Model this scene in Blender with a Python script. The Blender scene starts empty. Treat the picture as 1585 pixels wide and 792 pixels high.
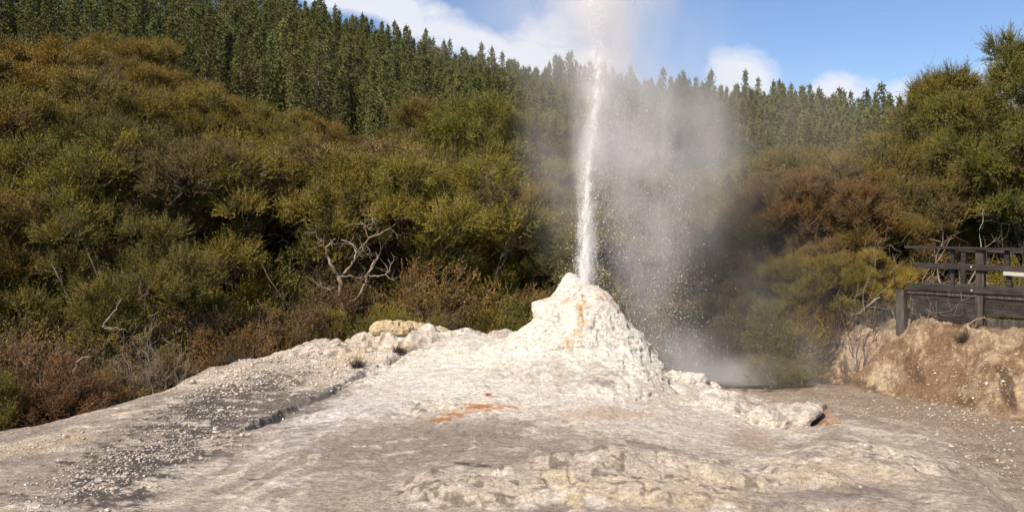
import bpy, math, random
import numpy as np
from mathutils import Vector, Matrix, Quaternion

rng = np.random.default_rng(7)
random.seed(7)
SC = bpy.context.scene
COL = SC.collection
R = math.radians

# ------------------------------------------------------------------ camera, light, exposure
FPX, CXP, HZ, EYE = 1373.0, 792.5, 350.0, 3.0      # focal length and horizon row of the 1585 px wide photograph
cam_d = bpy.data.cameras.new('camera'); cam = bpy.data.objects.new('camera', cam_d); COL.objects.link(cam)
cam.location = (0, 0, EYE); cam.rotation_euler = (R(90), 0, 0)
cam_d.sensor_width = 36; cam_d.lens = 36 * FPX / 1585
cam_d.shift_y = -(396 - HZ) / 1585
cam_d.clip_start = 0.1; cam_d.clip_end = 6000
SC.camera = cam

SUN_AZ, SUN_EL = R(-142), R(43)                      # clockwise from +Y
W = bpy.data.worlds.new('World'); SC.world = W; W.use_nodes = True
def build_world():
    nt = W.node_tree; N = nt.nodes; L = nt.links; N.clear()
    out = N.new('ShaderNodeOutputWorld')
    sky = N.new('ShaderNodeTexSky'); sky.sky_type = 'NISHITA'; sky.sun_disc = False
    sky.sun_elevation = SUN_EL; sky.sun_rotation = SUN_AZ
    sky.altitude = 300; sky.air_density = 1.0; sky.dust_density = 0.3; sky.ozone_density = 2.0
    bg = N.new('ShaderNodeBackground'); bg.inputs[1].default_value = 0.088
    tint = N.new('ShaderNodeMix'); tint.data_type = 'RGBA'; tint.blend_type = 'MULTIPLY'; tint.inputs[0].default_value = 1
    L.new(sky.outputs[0], tint.inputs[6]); tint.inputs[7].default_value = (.92, .97, 1.12, 1); L.new(tint.outputs[2], bg.inputs[0])
    tc = N.new('ShaderNodeTexCoord')
    sep = N.new('ShaderNodeSeparateXYZ'); L.new(tc.outputs['Generated'], sep.inputs[0])
    def m(op, a, b=None, c=None, clamp=False):
        n = N.new('ShaderNodeMath'); n.operation = op; n.use_clamp = clamp
        for i, v in enumerate((a, b, c)):
            if v is None: continue
            if isinstance(v, (int, float)): n.inputs[i].default_value = v
            else: L.new(v, n.inputs[i])
        return n.outputs[0]
    az = m('ARCTAN2', sep.outputs[0], sep.outputs[1])
    el = m('ARCSINE', sep.outputs[2])
    nz = N.new('ShaderNodeTexNoise'); nz.inputs['Scale'].default_value = 9; nz.inputs['Detail'].default_value = 9
    nz.inputs['Roughness'].default_value = 0.6; nz.inputs['Distortion'].default_value = 0.3
    mp = N.new('ShaderNodeMapping'); mp.inputs['Scale'].default_value = (1, 1, 1.8)
    L.new(tc.outputs['Generated'], mp.inputs[0]); L.new(mp.outputs[0], nz.inputs['Vector'])
    noise = nz.outputs[0]
    # cloud banks: (px, py, half width px, half height px, slope, strength)
    banks = [(560, -5, 190, 34, 0.23, 1.0), (730, 62, 170, 36, 0.25, 1.0), (1150, 112, 60, 50, 0.0, 1.0), (1120, 90, 30, 30, 0, .8),
             (1312, 138, 55, 32, 0.0, .8), (1420, 150, 70, 34, 0.0, .9), (1455, 6, 70, 16, -0.1, .5),
             (860, 90, 120, 60, .2, .9), (-500, 10, 500, 70, .1, 1.0), (2200, 60, 500, 80, -.1, 1.0)]
    tot = None
    for (px, py, hw, hh, sl, st) in banks:
        a0 = math.atan((px - CXP) / FPX); e0 = math.atan((HZ - py) / FPX * math.cos(a0))
        da = m('SUBTRACT', az, a0)
        de = m('ADD', m('SUBTRACT', el, e0), m('MULTIPLY', da, sl))
        q = m('ADD', m('POWER', m('MULTIPLY', da, FPX / hw), 2), m('POWER', m('ABSOLUTE', m('MULTIPLY', de, FPX / hh)), 2))
        v = m('MULTIPLY', m('SUBTRACT', 1.0, m('MULTIPLY', q, 0.62)), st)
        v = m('MAXIMUM', v, 0)
        tot = v if tot is None else m('MAXIMUM', tot, v)
    dens = m('SUBTRACT', m('ADD', m('MULTIPLY', tot, 1.1), m('MULTIPLY', noise, 2.4)), 1.58)
    dens = m('MULTIPLY', dens, 1.9, clamp=True)
    hi = m('MULTIPLY', m('SUBTRACT', el, 0.25), 1.5, clamp=True)   # broken cloud higher up, above the frame
    n2 = m('MULTIPLY', m('SUBTRACT', noise, 0.5), 4, clamp=True)
    dens = m('MAXIMUM', m('MULTIPLY', dens, .93), m('MULTIPLY', m('MULTIPLY', hi, 2.0, clamp=True), m('MULTIPLY', n2, .5)))
    bc = N.new('ShaderNodeBackground'); bc.inputs[0].default_value = (0.80, 0.83, 0.90, 1); bc.inputs[1].default_value = 0.80
    mx = N.new('ShaderNodeMixShader'); L.new(dens, mx.inputs[0]); L.new(bg.outputs[0], mx.inputs[1]); L.new(bc.outputs[0], mx.inputs[2])
    L.new(mx.outputs[0], out.inputs[0])
build_world()
sun_d = bpy.data.lights.new('sun', 'SUN'); sun_d.energy = 5.0; sun_d.angle = R(0.6); sun_d.color = (1.0, 0.87, 0.70)
sun = bpy.data.objects.new('sun', sun_d); COL.objects.link(sun)
SUNV = Vector((math.sin(SUN_AZ) * math.cos(SUN_EL), math.cos(SUN_AZ) * math.cos(SUN_EL), math.sin(SUN_EL)))
sun.rotation_euler = SUNV.to_track_quat('Z', 'Y').to_euler(); sun.location = SUNV * 60
SC.view_settings.view_transform = 'Standard'; SC.view_settings.look = 'None'
SC.view_settings.exposure = 0.42; SC.view_settings.gamma = 1.0
c = SC.cycles
c.use_denoising = True; c.max_bounces = 7; c.diffuse_bounces = 3; c.glossy_bounces = 2; c.transmission_bounces = 2
c.volume_bounces = 4; c.transparent_max_bounces = 8; c.volume_step_rate = 1.0; c.volume_max_steps = 256
c.caustics_reflective = False; c.caustics_refractive = False; c.sample_clamp_indirect = 6
c.use_adaptive_sampling = False

def P(px, py, Y):
    return ((px - CXP) / FPX * Y, Y, EYE + (HZ - py) / FPX * Y)

# ------------------------------------------------------------------ numpy noise
def _h(ix, iy, iz, seed):
    n = (ix.astype(np.int64) * 374761393 + iy.astype(np.int64) * 668265263 + iz.astype(np.int64) * 2147483647 + seed * 1274126177) & 0xFFFFFFFF
    n = ((n ^ (n >> 13)) * 1274126177) & 0xFFFFFFFF
    n = ((n ^ (n >> 16)) * 2246822519) & 0xFFFFFFFF
    n = n ^ (n >> 15)
    return (n & 0xFFFFFF) / float(0xFFFFFF) * 2 - 1
def vnoise(x, y, z=None, seed=0):
    x = np.asarray(x, float); y = np.asarray(y, float)
    z = np.zeros_like(x) + 0.5 if z is None else np.asarray(z, float)
    xi = np.floor(x); yi = np.floor(y); zi = np.floor(z)
    fx, fy, fz = x - xi, y - yi, z - zi
    fx = fx * fx * fx * (fx * (fx * 6 - 15) + 10); fy = fy * fy * fy * (fy * (fy * 6 - 15) + 10); fz = fz * fz * fz * (fz * (fz * 6 - 15) + 10)
    def g(a, b, d): return _h(xi + a, yi + b, zi + d, seed)
    def l(a, b, t): return a + (b - a) * t
    return l(l(l(g(0,0,0), g(1,0,0), fx), l(g(0,1,0), g(1,1,0), fx), fy), l(l(g(0,0,1), g(1,0,1), fx), l(g(0,1,1), g(1,1,1), fx), fy), fz)
def fbm(x, y, z=None, o=4, seed=0, gain=.5, lac=2.03):
    s = 0; a = 1; t = 0
    for i in range(o):
        s = s + a * vnoise(x, y, z, seed + i * 17); t += a
        x = x * lac + 3.1; y = y * lac - 1.7
        if z is not None: z = z * lac + 5.3
        a *= gain
    return s / t
def ridge(x, y, z=None, o=4, seed=0):
    s = 0; a = 1; t = 0
    for i in range(o):
        s = s + a * (1 - 2 * np.abs(vnoise(x, y, z, seed + i * 13))); t += a
        x = x * 2.1 + 1.3; y = y * 2.1 + 4.7
        if z is not None: z = z * 2.1 + .3
        a *= .5
    return s / t
def sstep(a, b, x):
    t = np.clip((x - a) / (b - a), 0, 1); return t * t * (3 - 2 * t)

# ------------------------------------------------------------------ mesh and tagging helpers
def mesh_np(name, V, F, mats=(), fm=None, smooth=False):
    V = np.asarray(V, np.float32); F = np.asarray(F, np.int32)
    me = bpy.data.meshes.new(name); k = F.shape[1]
    me.vertices.add(len(V)); me.vertices.foreach_set('co', V.ravel())
    me.loops.add(F.size); me.loops.foreach_set('vertex_index', F.ravel())
    me.polygons.add(len(F)); me.polygons.foreach_set('loop_start', np.arange(0, F.size, k, dtype=np.int32))
    for m in mats: me.materials.append(m)
    if fm is not None: me.polygons.foreach_set('material_index', np.asarray(fm, np.int32))
    me.polygons.foreach_set('use_smooth', np.full(len(F), smooth, bool))
    me.update(calc_edges=True); me.validate()
    return me
def obj(name, me, parent=None, loc=(0, 0, 0)):
    o = bpy.data.objects.new(name, me); COL.objects.link(o); o.location = loc
    if parent: o.parent = parent
    return o
def empty(name, loc, rz=0):
    o = bpy.data.objects.new(name, None); COL.objects.link(o); o.location = loc; o.rotation_euler = (0, 0, rz)
    o.empty_display_size = .2
    return o
def tag(o, label=None, cat=None, group=None, kind=None):
    if label: o['label'] = label
    if cat: o['category'] = cat
    if group: o['group'] = group
    if kind: o['kind'] = kind
    return o
class MB:
    def __init__(s): s.V = []; s.F = []; s.n = 0
    def add(s, V, F):
        s.V.append(np.asarray(V, float)); s.F.append(np.asarray(F, int) + s.n); s.n += len(V)
    def tube(s, pts, rad, k=7):
        pts = [Vector(p) for p in pts]; n = len(pts); V = []; up = Vector((.13, .27, .95))
        for i, p in enumerate(pts):
            d = (pts[min(i + 1, n - 1)] - pts[max(i - 1, 0)])
            d = d.normalized() if d.length > 1e-9 else Vector((0, 0, 1))
            a = d.cross(up)
            if a.length < .05: a = d.cross(Vector((1, 0, 0)))
            a.normalize(); b = d.cross(a)
            for j in range(k):
                t = 2 * math.pi * j / k
                V.append(p + (a * math.cos(t) + b * math.sin(t)) * rad[i])
        F = [(i * k + j, i * k + (j + 1) % k, (i + 1) * k + (j + 1) % k, (i + 1) * k + j) for i in range(n - 1) for j in range(k)]
        V.append(pts[-1]); e = len(V) - 1
        F += [((n - 1) * k + j, (n - 1) * k + (j + 1) % k, e, e) for j in range(k)]
        s.add(V, F)
    def mesh(s, name, mats, smooth=True, jit=0):
        V = np.concatenate(s.V); F = np.concatenate(s.F)
        F3 = []; 
        tri = F[:, 2] == F[:, 3]
        a = F[~tri]; T = np.concatenate([a[:, [0, 1, 2]], a[:, [0, 2, 3]], F[tri][:, :3]]) if tri.any() else None
        if jit: V = V + np.stack([vnoise(V[:, 0] * 9, V[:, 1] * 9, V[:, 2] * 9, seed=k) for k in (1, 2, 3)], 1) * jit
        return mesh_np(name, V, F if T is None else T, mats, smooth=smooth)

# ------------------------------------------------------------------ materials
def mat(name, rough=.8, spec=.3):
    m = bpy.data.materials.new(name); m.use_nodes = True
    b = m.node_tree.nodes['Principled BSDF']; b.inputs['Roughness'].default_value = rough
    b.inputs['Specular IOR Level'].default_value = spec
    return m, m.node_tree, b
def nmix(nt, fac, a, b, mode='MIX'):
    n = nt.nodes.new('ShaderNodeMix'); n.data_type = 'RGBA'; n.blend_type = mode
    for s, v in ((n.inputs[0], fac), (n.inputs[6], a), (n.inputs[7], b)):
        if isinstance(v, (int, float)): s.default_value = v
        elif isinstance(v, tuple): s.default_value = v if len(v) == 4 else (*v, 1)
        else: nt.links.new(v, s)
    return n.outputs[2]
def nnoise(nt, vec, scale, detail=4, rough=.55, dist=0):
    n = nt.nodes.new('ShaderNodeTexNoise'); n.inputs['Scale'].default_value = scale; n.inputs['Detail'].default_value = detail
    n.inputs['Roughness'].default_value = rough; n.inputs['Distortion'].default_value = dist
    if vec is not None: nt.links.new(vec, n.inputs['Vector'])
    return n.outputs[0]
def nramp(nt, v, a, b, ca=(0, 0, 0, 1), cb=(1, 1, 1, 1)):
    n = nt.nodes.new('ShaderNodeValToRGB'); n.color_ramp.elements[0].position = a; n.color_ramp.elements[1].position = b
    n.color_ramp.elements[0].color = ca; n.color_ramp.elements[1].color = cb
    nt.links.new(v, n.inputs[0]); return n.outputs[0]
def nbump(nt, h, b, strength, dist):
    n = nt.nodes.new('ShaderNodeBump'); n.inputs['Strength'].default_value = strength; n.inputs['Distance'].default_value = dist
    nt.links.new(h, n.inputs['Height']); nt.links.new(n.outputs[0], b.inputs['Normal']); return n
def npos(nt, scale=(1, 1, 1)):
    g = nt.nodes.new('ShaderNodeNewGeometry'); mp = nt.nodes.new('ShaderNodeMapping'); mp.inputs['Scale'].default_value = scale
    nt.links.new(g.outputs['Position'], mp.inputs[0]); return mp.outputs[0]

def foliage_mat(name, var=.35, trans=.14):
    """leaf colour = the object's own colour, varied by patches along the crown"""
    m, nt, b = mat(name, .62, .25); k = 1.1
    oi = nt.nodes.new('ShaderNodeObjectInfo'); p = npos(nt)
    big = nramp(nt, nnoise(nt, p, 1.3, 3), .33, .68)
    fine = nramp(nt, nnoise(nt, p, 9, 2), .3, .7)
    c1 = nmix(nt, big, (.62 * k, .70 * k, .7 * k), (1.30 * k, 1.12 * k, .85 * k))
    c2 = nmix(nt, fine, (.75, .72, .7), (1.25, 1.22, 1.1))
    col = nmix(nt, 1.0, nmix(nt, 1.0, oi.outputs['Color'], c1, 'MULTIPLY'), c2, 'MULTIPLY')
    nt.links.new(col, b.inputs['Base Color'])
    tr = nt.nodes.new('ShaderNodeBsdfTranslucent'); nt.links.new(col, tr.inputs[0])
    mx = nt.nodes.new('ShaderNodeMixShader'); mx.inputs[0].default_value = trans
    nt.links.new(b.outputs[0], mx.inputs[1]); nt.links.new(tr.outputs[0], mx.inputs[2])
    nt.links.new(mx.outputs[0], nt.nodes['Material Output'].inputs[0])
    return m
M_LEAF = foliage_mat('manuka_leaf')
M_PINE = foliage_mat('pine_needles', trans=.12)
def bark(name, c1, c2, sc=14):
    m, nt, b = mat(name, .85, .2); p = npos(nt, (1, 1, .25))
    n = nnoise(nt, p, sc, 5, .65)
    nt.links.new(nmix(nt, nramp(nt, n, .35, .65), c1, c2), b.inputs['Base Color']); nbump(nt, n, b, .6, .02)
    return m
M_TWIG = bark('grey_twig', (.075, .055, .042), (.20, .155, .125), 6)
M_BARK = bark('bark', (.05, .035, .025), (.15, .11, .085))
M_DEAD = bark('bleached_wood', (.14, .10, .07), (.34, .27, .21))
M_PBARK = bark('pine_bark', (.07, .055, .042), (.17, .14, .12), 3)

def timber():
    m, nt, b = mat('dark_timber', .7, .35); p = npos(nt, (1.2, 1.2, 14))
    n = nnoise(nt, p, 3.0, 6, .65)
    n2 = nnoise(nt, npos(nt), 1.7, 4)
    c = nmix(nt, nramp(nt, n, .45, .72), (.014, .012, .011), (.055, .046, .038))
    c = nmix(nt, nramp(nt, n2, .50, .75), c, (.085, .07, .055))
    nt.links.new(c, b.inputs['Base Color']); nbump(nt, n, b, .5, .01); return m
M_TIMBER = timber()
def timber2():
    m, nt, b = mat('weathered_timber', .8, .25); p = npos(nt, (9, 9, 1))
    n = nnoise(nt, p, 3.0, 6, .65)
    nt.links.new(nmix(nt, nramp(nt, n, .4, .7), (.035, .03, .025), (.12, .10, .08)), b.inputs['Base Color']); nbump(nt, n, b, .5, .01); return m
M_TIMBER2 = timber2()

def sinter():
    m, nt, b = mat('silica_sinter', .75, .35)
    a = nt.nodes.new('ShaderNodeVertexColor'); a.layer_name = 'mineral'
    p = npos(nt)
    pf = npos(nt, (.8, 1.5, 1.7))
    n1 = nnoise(nt, pf, 16, 6, .7, .6)
    n2 = nnoise(nt, p, 68, 5, .75)
    n3 = nnoise(nt, pf, 5, 6, .65, 1.2)
    col = nmix(nt, 1.0, a.outputs[0], nmix(nt, nramp(nt, n1, .32, .66), (.60, .56, .53), (1.30, 1.27, 1.22)), 'MULTIPLY')
    col = nmix(nt, 1.0, col, nmix(nt, nramp(nt, n2, .34, .47), (.50, .47, .45), (1.05, 1.05, 1.05)), 'MULTIPLY')
    col = nmix(nt, 1.0, col, nmix(nt, nramp(nt, n3, .35, .6), (.84, .82, .80), (1.05, 1.05, 1.05)), 'MULTIPLY')
    vo = nt.nodes.new('ShaderNodeTexVoronoi'); vo.feature = 'DISTANCE_TO_EDGE'; vo.inputs['Scale'].default_value = 2.6
    wv = nt.nodes.new('ShaderNodeVectorMath'); wv.operation = 'ADD'; nt.links.new(p, wv.inputs[0])
    nz = nt.nodes.new('ShaderNodeTexNoise'); nz.inputs['Scale'].default_value = 4; nz.inputs['Detail'].default_value = 5; nt.links.new(p, nz.inputs['Vector']); nt.links.new(nz.outputs['Color'], wv.inputs[1])
    nt.links.new(wv.outputs[0], vo.inputs['Vector'])
    crack = nramp(nt, vo.outputs['Distance'], .0, .018, (.42, .38, .35, 1), (1, 1, 1, 1)); gate = nramp(nt, nnoise(nt, p, 1.1, 3), .50, .62)
    col = nmix(nt, gate, col, nmix(nt, 1.0, col, crack, 'MULTIPLY'))
    nt.links.new(nramp(nt, nnoise(nt, p, .9, 4), .38, .6, (.42, .42, .42, 1), (.85, .85, .85, 1)), b.inputs['Roughness'])
    nt.links.new(col, b.inputs['Base Color'])
    mm = nt.nodes.new('ShaderNodeMath'); mm.operation = 'MULTIPLY_ADD'; nt.links.new(n1, mm.inputs[0]); mm.inputs[1].default_value = 1.6; nt.links.new(n2, mm.inputs[2])
    nbump(nt, mm.outputs[0], b, .9, .035)
    return m
M_SINTER = sinter()

# ------------------------------------------------------------------ ground heights
def tps_fit(P_, z):
    n = len(P_); d = np.linalg.norm(P_[:, None] - P_[None], axis=2)
    K = np.where(d > 0, d * d * np.log(d + 1e-12), 0) + np.eye(n) * 1e-3
    Q = np.hstack([np.ones((n, 1)), P_]); A = np.zeros((n + 3, n + 3)); A[:n, :n] = K; A[:n, n:] = Q; A[n:, :n] = Q.T
    return np.linalg.solve(A, np.concatenate([z, np.zeros(3)]))
def tps_eval(P_, w, X):
    n = len(P_); out = w[n] + X @ w[n + 1:]
    for i in range(n):
        d2 = ((X - P_[i]) ** 2).sum(1); out += w[i] * .5 * d2 * np.log(d2 + 1e-12)
    return out
near_px = [(0,792,9.0),(200,792,9.1),(400,792,9.2),(600,792,8.9),(800,792,8.8),(1000,792,8.8),(1250,792,9.2),(1585,792,9.6),
    (800,735,9.9),(1000,740,9.7),(620,745,9.9),(800,680,11.2),(900,640,12.2),(650,640,12.2),(1060,610,14.4),(700,600,13.3),(600,565,15.2),
    (640,528,16.6),(740,519,16.6),(500,543,16.3),(370,568,15.6),(200,625,13.6),(100,655,12.8),(0,682,12.0),(-200,700,11.5),
    (400,640,12.9),(300,700,11.0),(500,690,11.0),(450,605,14.2),(150,730,10.2),(1150,607,15.6),(1250,613,15.0),(1400,645,13.4),(1585,700,11.5),
    (1500,668,12.6),(1200,655,13.0),(1290,655,12.5),(1400,695,11.3),(1100,625,13.6),(1200,720,10.6),(1000,700,10.8),(1480,745,10.1),(1540,775,9.6)]
near_xyz = [P(*q) for q in near_px] + [P(900,600,15)[:2] + (.55,)] + \
    [(x, y, z) for (x, y, z) in ((-4.2,19,-.35),(-5.2,17.8,-.4),(-6.4,16.2,-.4),(-7.2,15.2,-.4),(-8.3,14.2,-.35),(-10,13,-.3),(-1.5,19.5,-.3),(1.2,19.5,-.25),
      (3.2,18.5,-.1),(0,18.2,.25),(2,17.6,.1),(5,18,.0),(-7,8,-.1),(0,7.4,-.2),(6,7.5,-.1),(9,8,-.05),(0,3,-.5),(-6,3,-.5),(6,3,-.5),(0,-4,-.5),
      (12,12,.1),(10,17,.1),(14,20,.2),(-14,18,-.3),(-14,9,-.2),(-8,21.5,-.3),(0,21.5,-.3),(8,21.5,.1))]
NP_ = np.array(near_xyz); NW = tps_fit(NP_[:, :2], NP_[:, 2])
far_rows = {-500:[(14,-.2),(22,1),(30,4),(45,9),(90,12),(130,28),(170,44),(260,46)], 0:[(14,-.3),(22,.1),(30,3),(45,7.5),(65,8.5),(90,9),(130,24),(170,40),(260,42)],
    300:[(14,-.3),(22,-.2),(30,2),(45,6),(65,6.5),(90,6.5),(130,20),(170,36),(260,38)], 600:[(14,-.3),(22,-.3),(30,1),(45,3),(65,2.5),(90,2),(130,12.5),(170,25),(260,26)],
    900:[(14,-.3),(22,-.35),(30,.4),(45,1),(65,.8),(90,0),(130,7),(170,17.3),(260,18)], 1200:[(14,0),(22,-.2),(30,.3),(45,.6),(90,-1),(110,-.5),(130,3.5),(170,12.7),(260,13)],
    1585:[(14,.2),(22,.3),(30,1.5),(45,2.5),(90,1),(130,3.5),(170,6.8),(260,7)], 2100:[(14,.2),(22,.5),(30,3),(45,4),(90,2),(130,4),(170,7),(260,8)]}
FP_ = np.array([(math.atan((px - CXP) / FPX) * 4, math.log(y) * 1.5, z) for px, r in far_rows.items() for y, z in r])
FW = tps_fit(FP_[:, :2], FP_[:, 2])
FOOT = np.array([(4.6,34.),(4.9,24.),(5.2,19.),(5.75,16.3),(6.3,15.1),(6.9,14.1),(7.5,13.1),(8.3,11.4),(9.6,9.),(11.5,5.),(13,0.)])
def foot_dist(x, y):
    best = np.full(x.shape, 1e9); sg = np.zeros(x.shape)
    for a, b in zip(FOOT[:-1], FOOT[1:]):
        d = b - a; L2 = d @ d; t = np.clip(((x - a[0]) * d[0] + (y - a[1]) * d[1]) / L2, 0, 1)
        qx = x - a[0] - t * d[0]; qy = y - a[1] - t * d[1]; dd = np.hypot(qx, qy)
        s = np.where(d[0] * qy - d[1] * qx > 0, 1, -1)    # right-hand side of travel towards the camera is behind
        sg = np.where(dd < best, s, sg); best = np.minimum(best, dd)
    return best * sg
def base_height(x, y):
    x = np.asarray(x, float).ravel(); y = np.asarray(y, float).ravel(); X = np.stack([x, y], 1); r = np.hypot(x, y)
    zn = tps_eval(NP_[:, :2], NW, np.clip(X, -20, 24)); zn = np.clip(zn, -.8, 1.2)
    az = np.arctan2(x, y); U = np.stack([np.clip(az, -.75, .75) * 4, np.log(np.clip(r, 12, 270)) * 1.5], 1)
    zf = tps_eval(FP_[:, :2], FW, U)
    zf = zf * (1 - sstep(1.1, 2.2, np.abs(az)))
    w = sstep(18.5, 23.5, r)
    z = zn * (1 - w) + zf * w
    bd = foot_dist(x, y)
    top = 1.12 + .05 * np.sin(x * 1.7) - .02 * (y - 14)
    z = z + top * sstep(0, 1.15, bd + .22 * vnoise(x * 1.6, y * 1.6, seed=5)) * (1 - sstep(20, 26, r)) 
    return z
def detail(x, y):
    r = np.hypot(x, y); bd = foot_dist(x, y)
    wx = x + .5 * vnoise(x * .8, y * .8, seed=31); wy = y + .5 * vnoise(x * .8, y * .8, seed=32)
    near = (1 - sstep(19, 24, r)) * sstep(4, 7, r)
    t = fbm(wx * .55, wy * 1.0, o=3, seed=40) * 7          # low terraces with lips
    fr = t - np.floor(t); step = sstep(.0, .22, fr) - fr
    z = .005 * step * sstep(-.2, .3, vnoise(x * .9, y * .9, seed=45))
    z += .05 * fbm(wx * .7, wy * 1.2, o=4, seed=11)
    z += .022 * ridge(wx * 1.6, wy * 3.6, o=5, seed=12) + .012 * ridge(wx * 6, wy * 12, o=3, seed=16) * sstep(-.3, .4, vnoise(x * 1.1, y * 1.4, seed=46))
    z += .05 * np.abs(vnoise(wx * 1.3, wy * 2.2, seed=47)) 
    z += .010 * fbm(x * 14, y * 22, o=3, seed=13)
    # drier knobbly rim in the left background of the terrace
    kn = sstep(0, .5, y - (15.0 + .28 * (x + 4.0))) * (x < -.6) * sstep(-7.5, -5.5, x)
    z += kn * (.05 * np.abs(vnoise(x * 5, y * 5, seed=21)) + .025 * ridge(x * 12, y * 12, o=2, seed=22))
    bank = sstep(.05, .3, bd) * (1 - sstep(1.1, 1.7, bd))
    z = z * near
    rill = ridge(x * 2.6 + y * .8, y * 1.1, o=4, seed=61) - .9 * sstep(.30, .6, np.abs(vnoise(x * 3.1 + y, y * .9, seed=67)))
    z += bank * near * (.19 * rill + .11 * fbm(x * 7, y * 7, o=4, seed=62) - .22 * sstep(.35, .6, vnoise(x * 3.3, y * 1.6, seed=66)))
    z += sstep(1.2, 2, bd) * near * .03 * fbm(x * 6, y * 6, o=3, seed=63)
    far = sstep(22, 30, r); z += far * .5 * fbm(x * .12, y * .12, o=4, seed=14)
    return z
# small built forms on the terrace: (px, py, Y, rx, ry, height)
BUMPS = [(600, 548, 16.3, .75, .35, .16), (655, 533, 16.7, .35, .3, .16), (520, 556, 16.0, .9, .4, .08), (1060, 604, 14.6, .42, .36, .13), (1120, 610, 14.7, .5, .3, .08),
         (1130, 632, 13.4, .55, .30, .17), (860, 760, 9.6, .9, .30, .07), (1000, 752, 9.8, .7, .30, .08), (1330, 725, 10.6, 1.0, .5, .10), (720, 765, 9.4, .6, .3, .06),
         (1240, 760, 9.9, .5, .4, .07), (560, 640, 12.6, 1.0, .5, .07), (480, 560, 15.9, .8, .4, .05), (340, 585, 15.2, .8, .4, .07)]
CUT = np.array([P(*q)[:2] for q in [(395, 680, 12.0), (425, 662, 12.4), (462, 640, 13.0), (505, 625, 13.6), (545, 606, 14.3), (570, 594, 14.8), (600, 582, 15.1), (622, 568, 15.6), (655, 556, 15.9), (705, 540, 16.3)]])
def cut_dist(x, y):
    best = np.full(x.shape, 1e9); sg = np.zeros(x.shape)
    for a, b in zip(CUT[:-1], CUT[1:]):
        d = b - a; t = np.clip(((x - a[0]) * d[0] + (y - a[1]) * d[1]) / (d @ d), 0, 1)
        qx = x - a[0] - t * d[0]; qy = y - a[1] - t * d[1]; dd = np.hypot(qx, qy)
        sg = np.where(dd < best, np.where(d[0] * qy - d[1] * qx > 0, 1, -1), sg); best = np.minimum(best, dd)
    return best, sg
EDGE = np.array([P(*q)[:2] for q in [(1180, 618, 14.8), (1300, 640, 13.4), (1350, 660, 12.8), (1430, 682, 12.0), (1475, 705, 11.3), (1492, 730, 10.7), (1530, 755, 10.1), (1550, 775, 9.7), (1565, 800, 9.2), (1600, 900, 7.5)]])
def edge_dist(x, y):      # positive on the wet gully side of the mound's right-hand lobe
    best = np.full(x.shape, 1e9); sg = np.zeros(x.shape)
    for a, b in zip(EDGE[:-1], EDGE[1:]):
        d = b - a; t = np.clip(((x - a[0]) * d[0] + (y - a[1]) * d[1]) / (d @ d), 0, 1)
        qx = x - a[0] - t * d[0]; qy = y - a[1] - t * d[1]; dd = np.hypot(qx, qy)
        sg = np.where(dd < best, np.where(d[0] * qy - d[1] * qx > 0, 1, -1), sg); best = np.minimum(best, dd)
    return best * sg
def streak(x, y):
    dx, dy = x - 1.3, y - 15.2; rr = np.hypot(dx, dy); th = np.arctan2(dx, -dy) + .25 * vnoise(x * .5, y * .5, seed=81) + .05 * vnoise(x * 3, y * 3, seed=82)
    return fbm(th * 16, rr * .8, o=5, seed=83, gain=.62)
def crumbly(x, y):
    m = np.zeros(x.shape); w = .35 * vnoise(x * 1.6, y * 1.6, seed=85) + .2 * vnoise(x * 5, y * 5, seed=86)
    for (px, py, Y, rx, ry) in ((760, 768, 9.3, 1.5, .45), (900, 748, 9.7, .7, .4), (1010, 765, 9.4, 1.1, .55), (1160, 745, 9.9, .9, .6), (1200, 645, 13.2, .9, .35), (860, 595, 14.0, 1.1, .5), (590, 548, 16.2, 1.1, .5), (480, 562, 15.9, 1.2, .5), (1400, 728, 10.6, .9, .5), (680, 655, 12.4, .5, .3)):
        cx, cy, _ = P(px, py, Y); q = ((x - cx) / rx) ** 2 + ((y - cy) / ry) ** 2; m = np.maximum(m, 1 - sstep(.45, 1.15, q + w))
    return m
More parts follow.
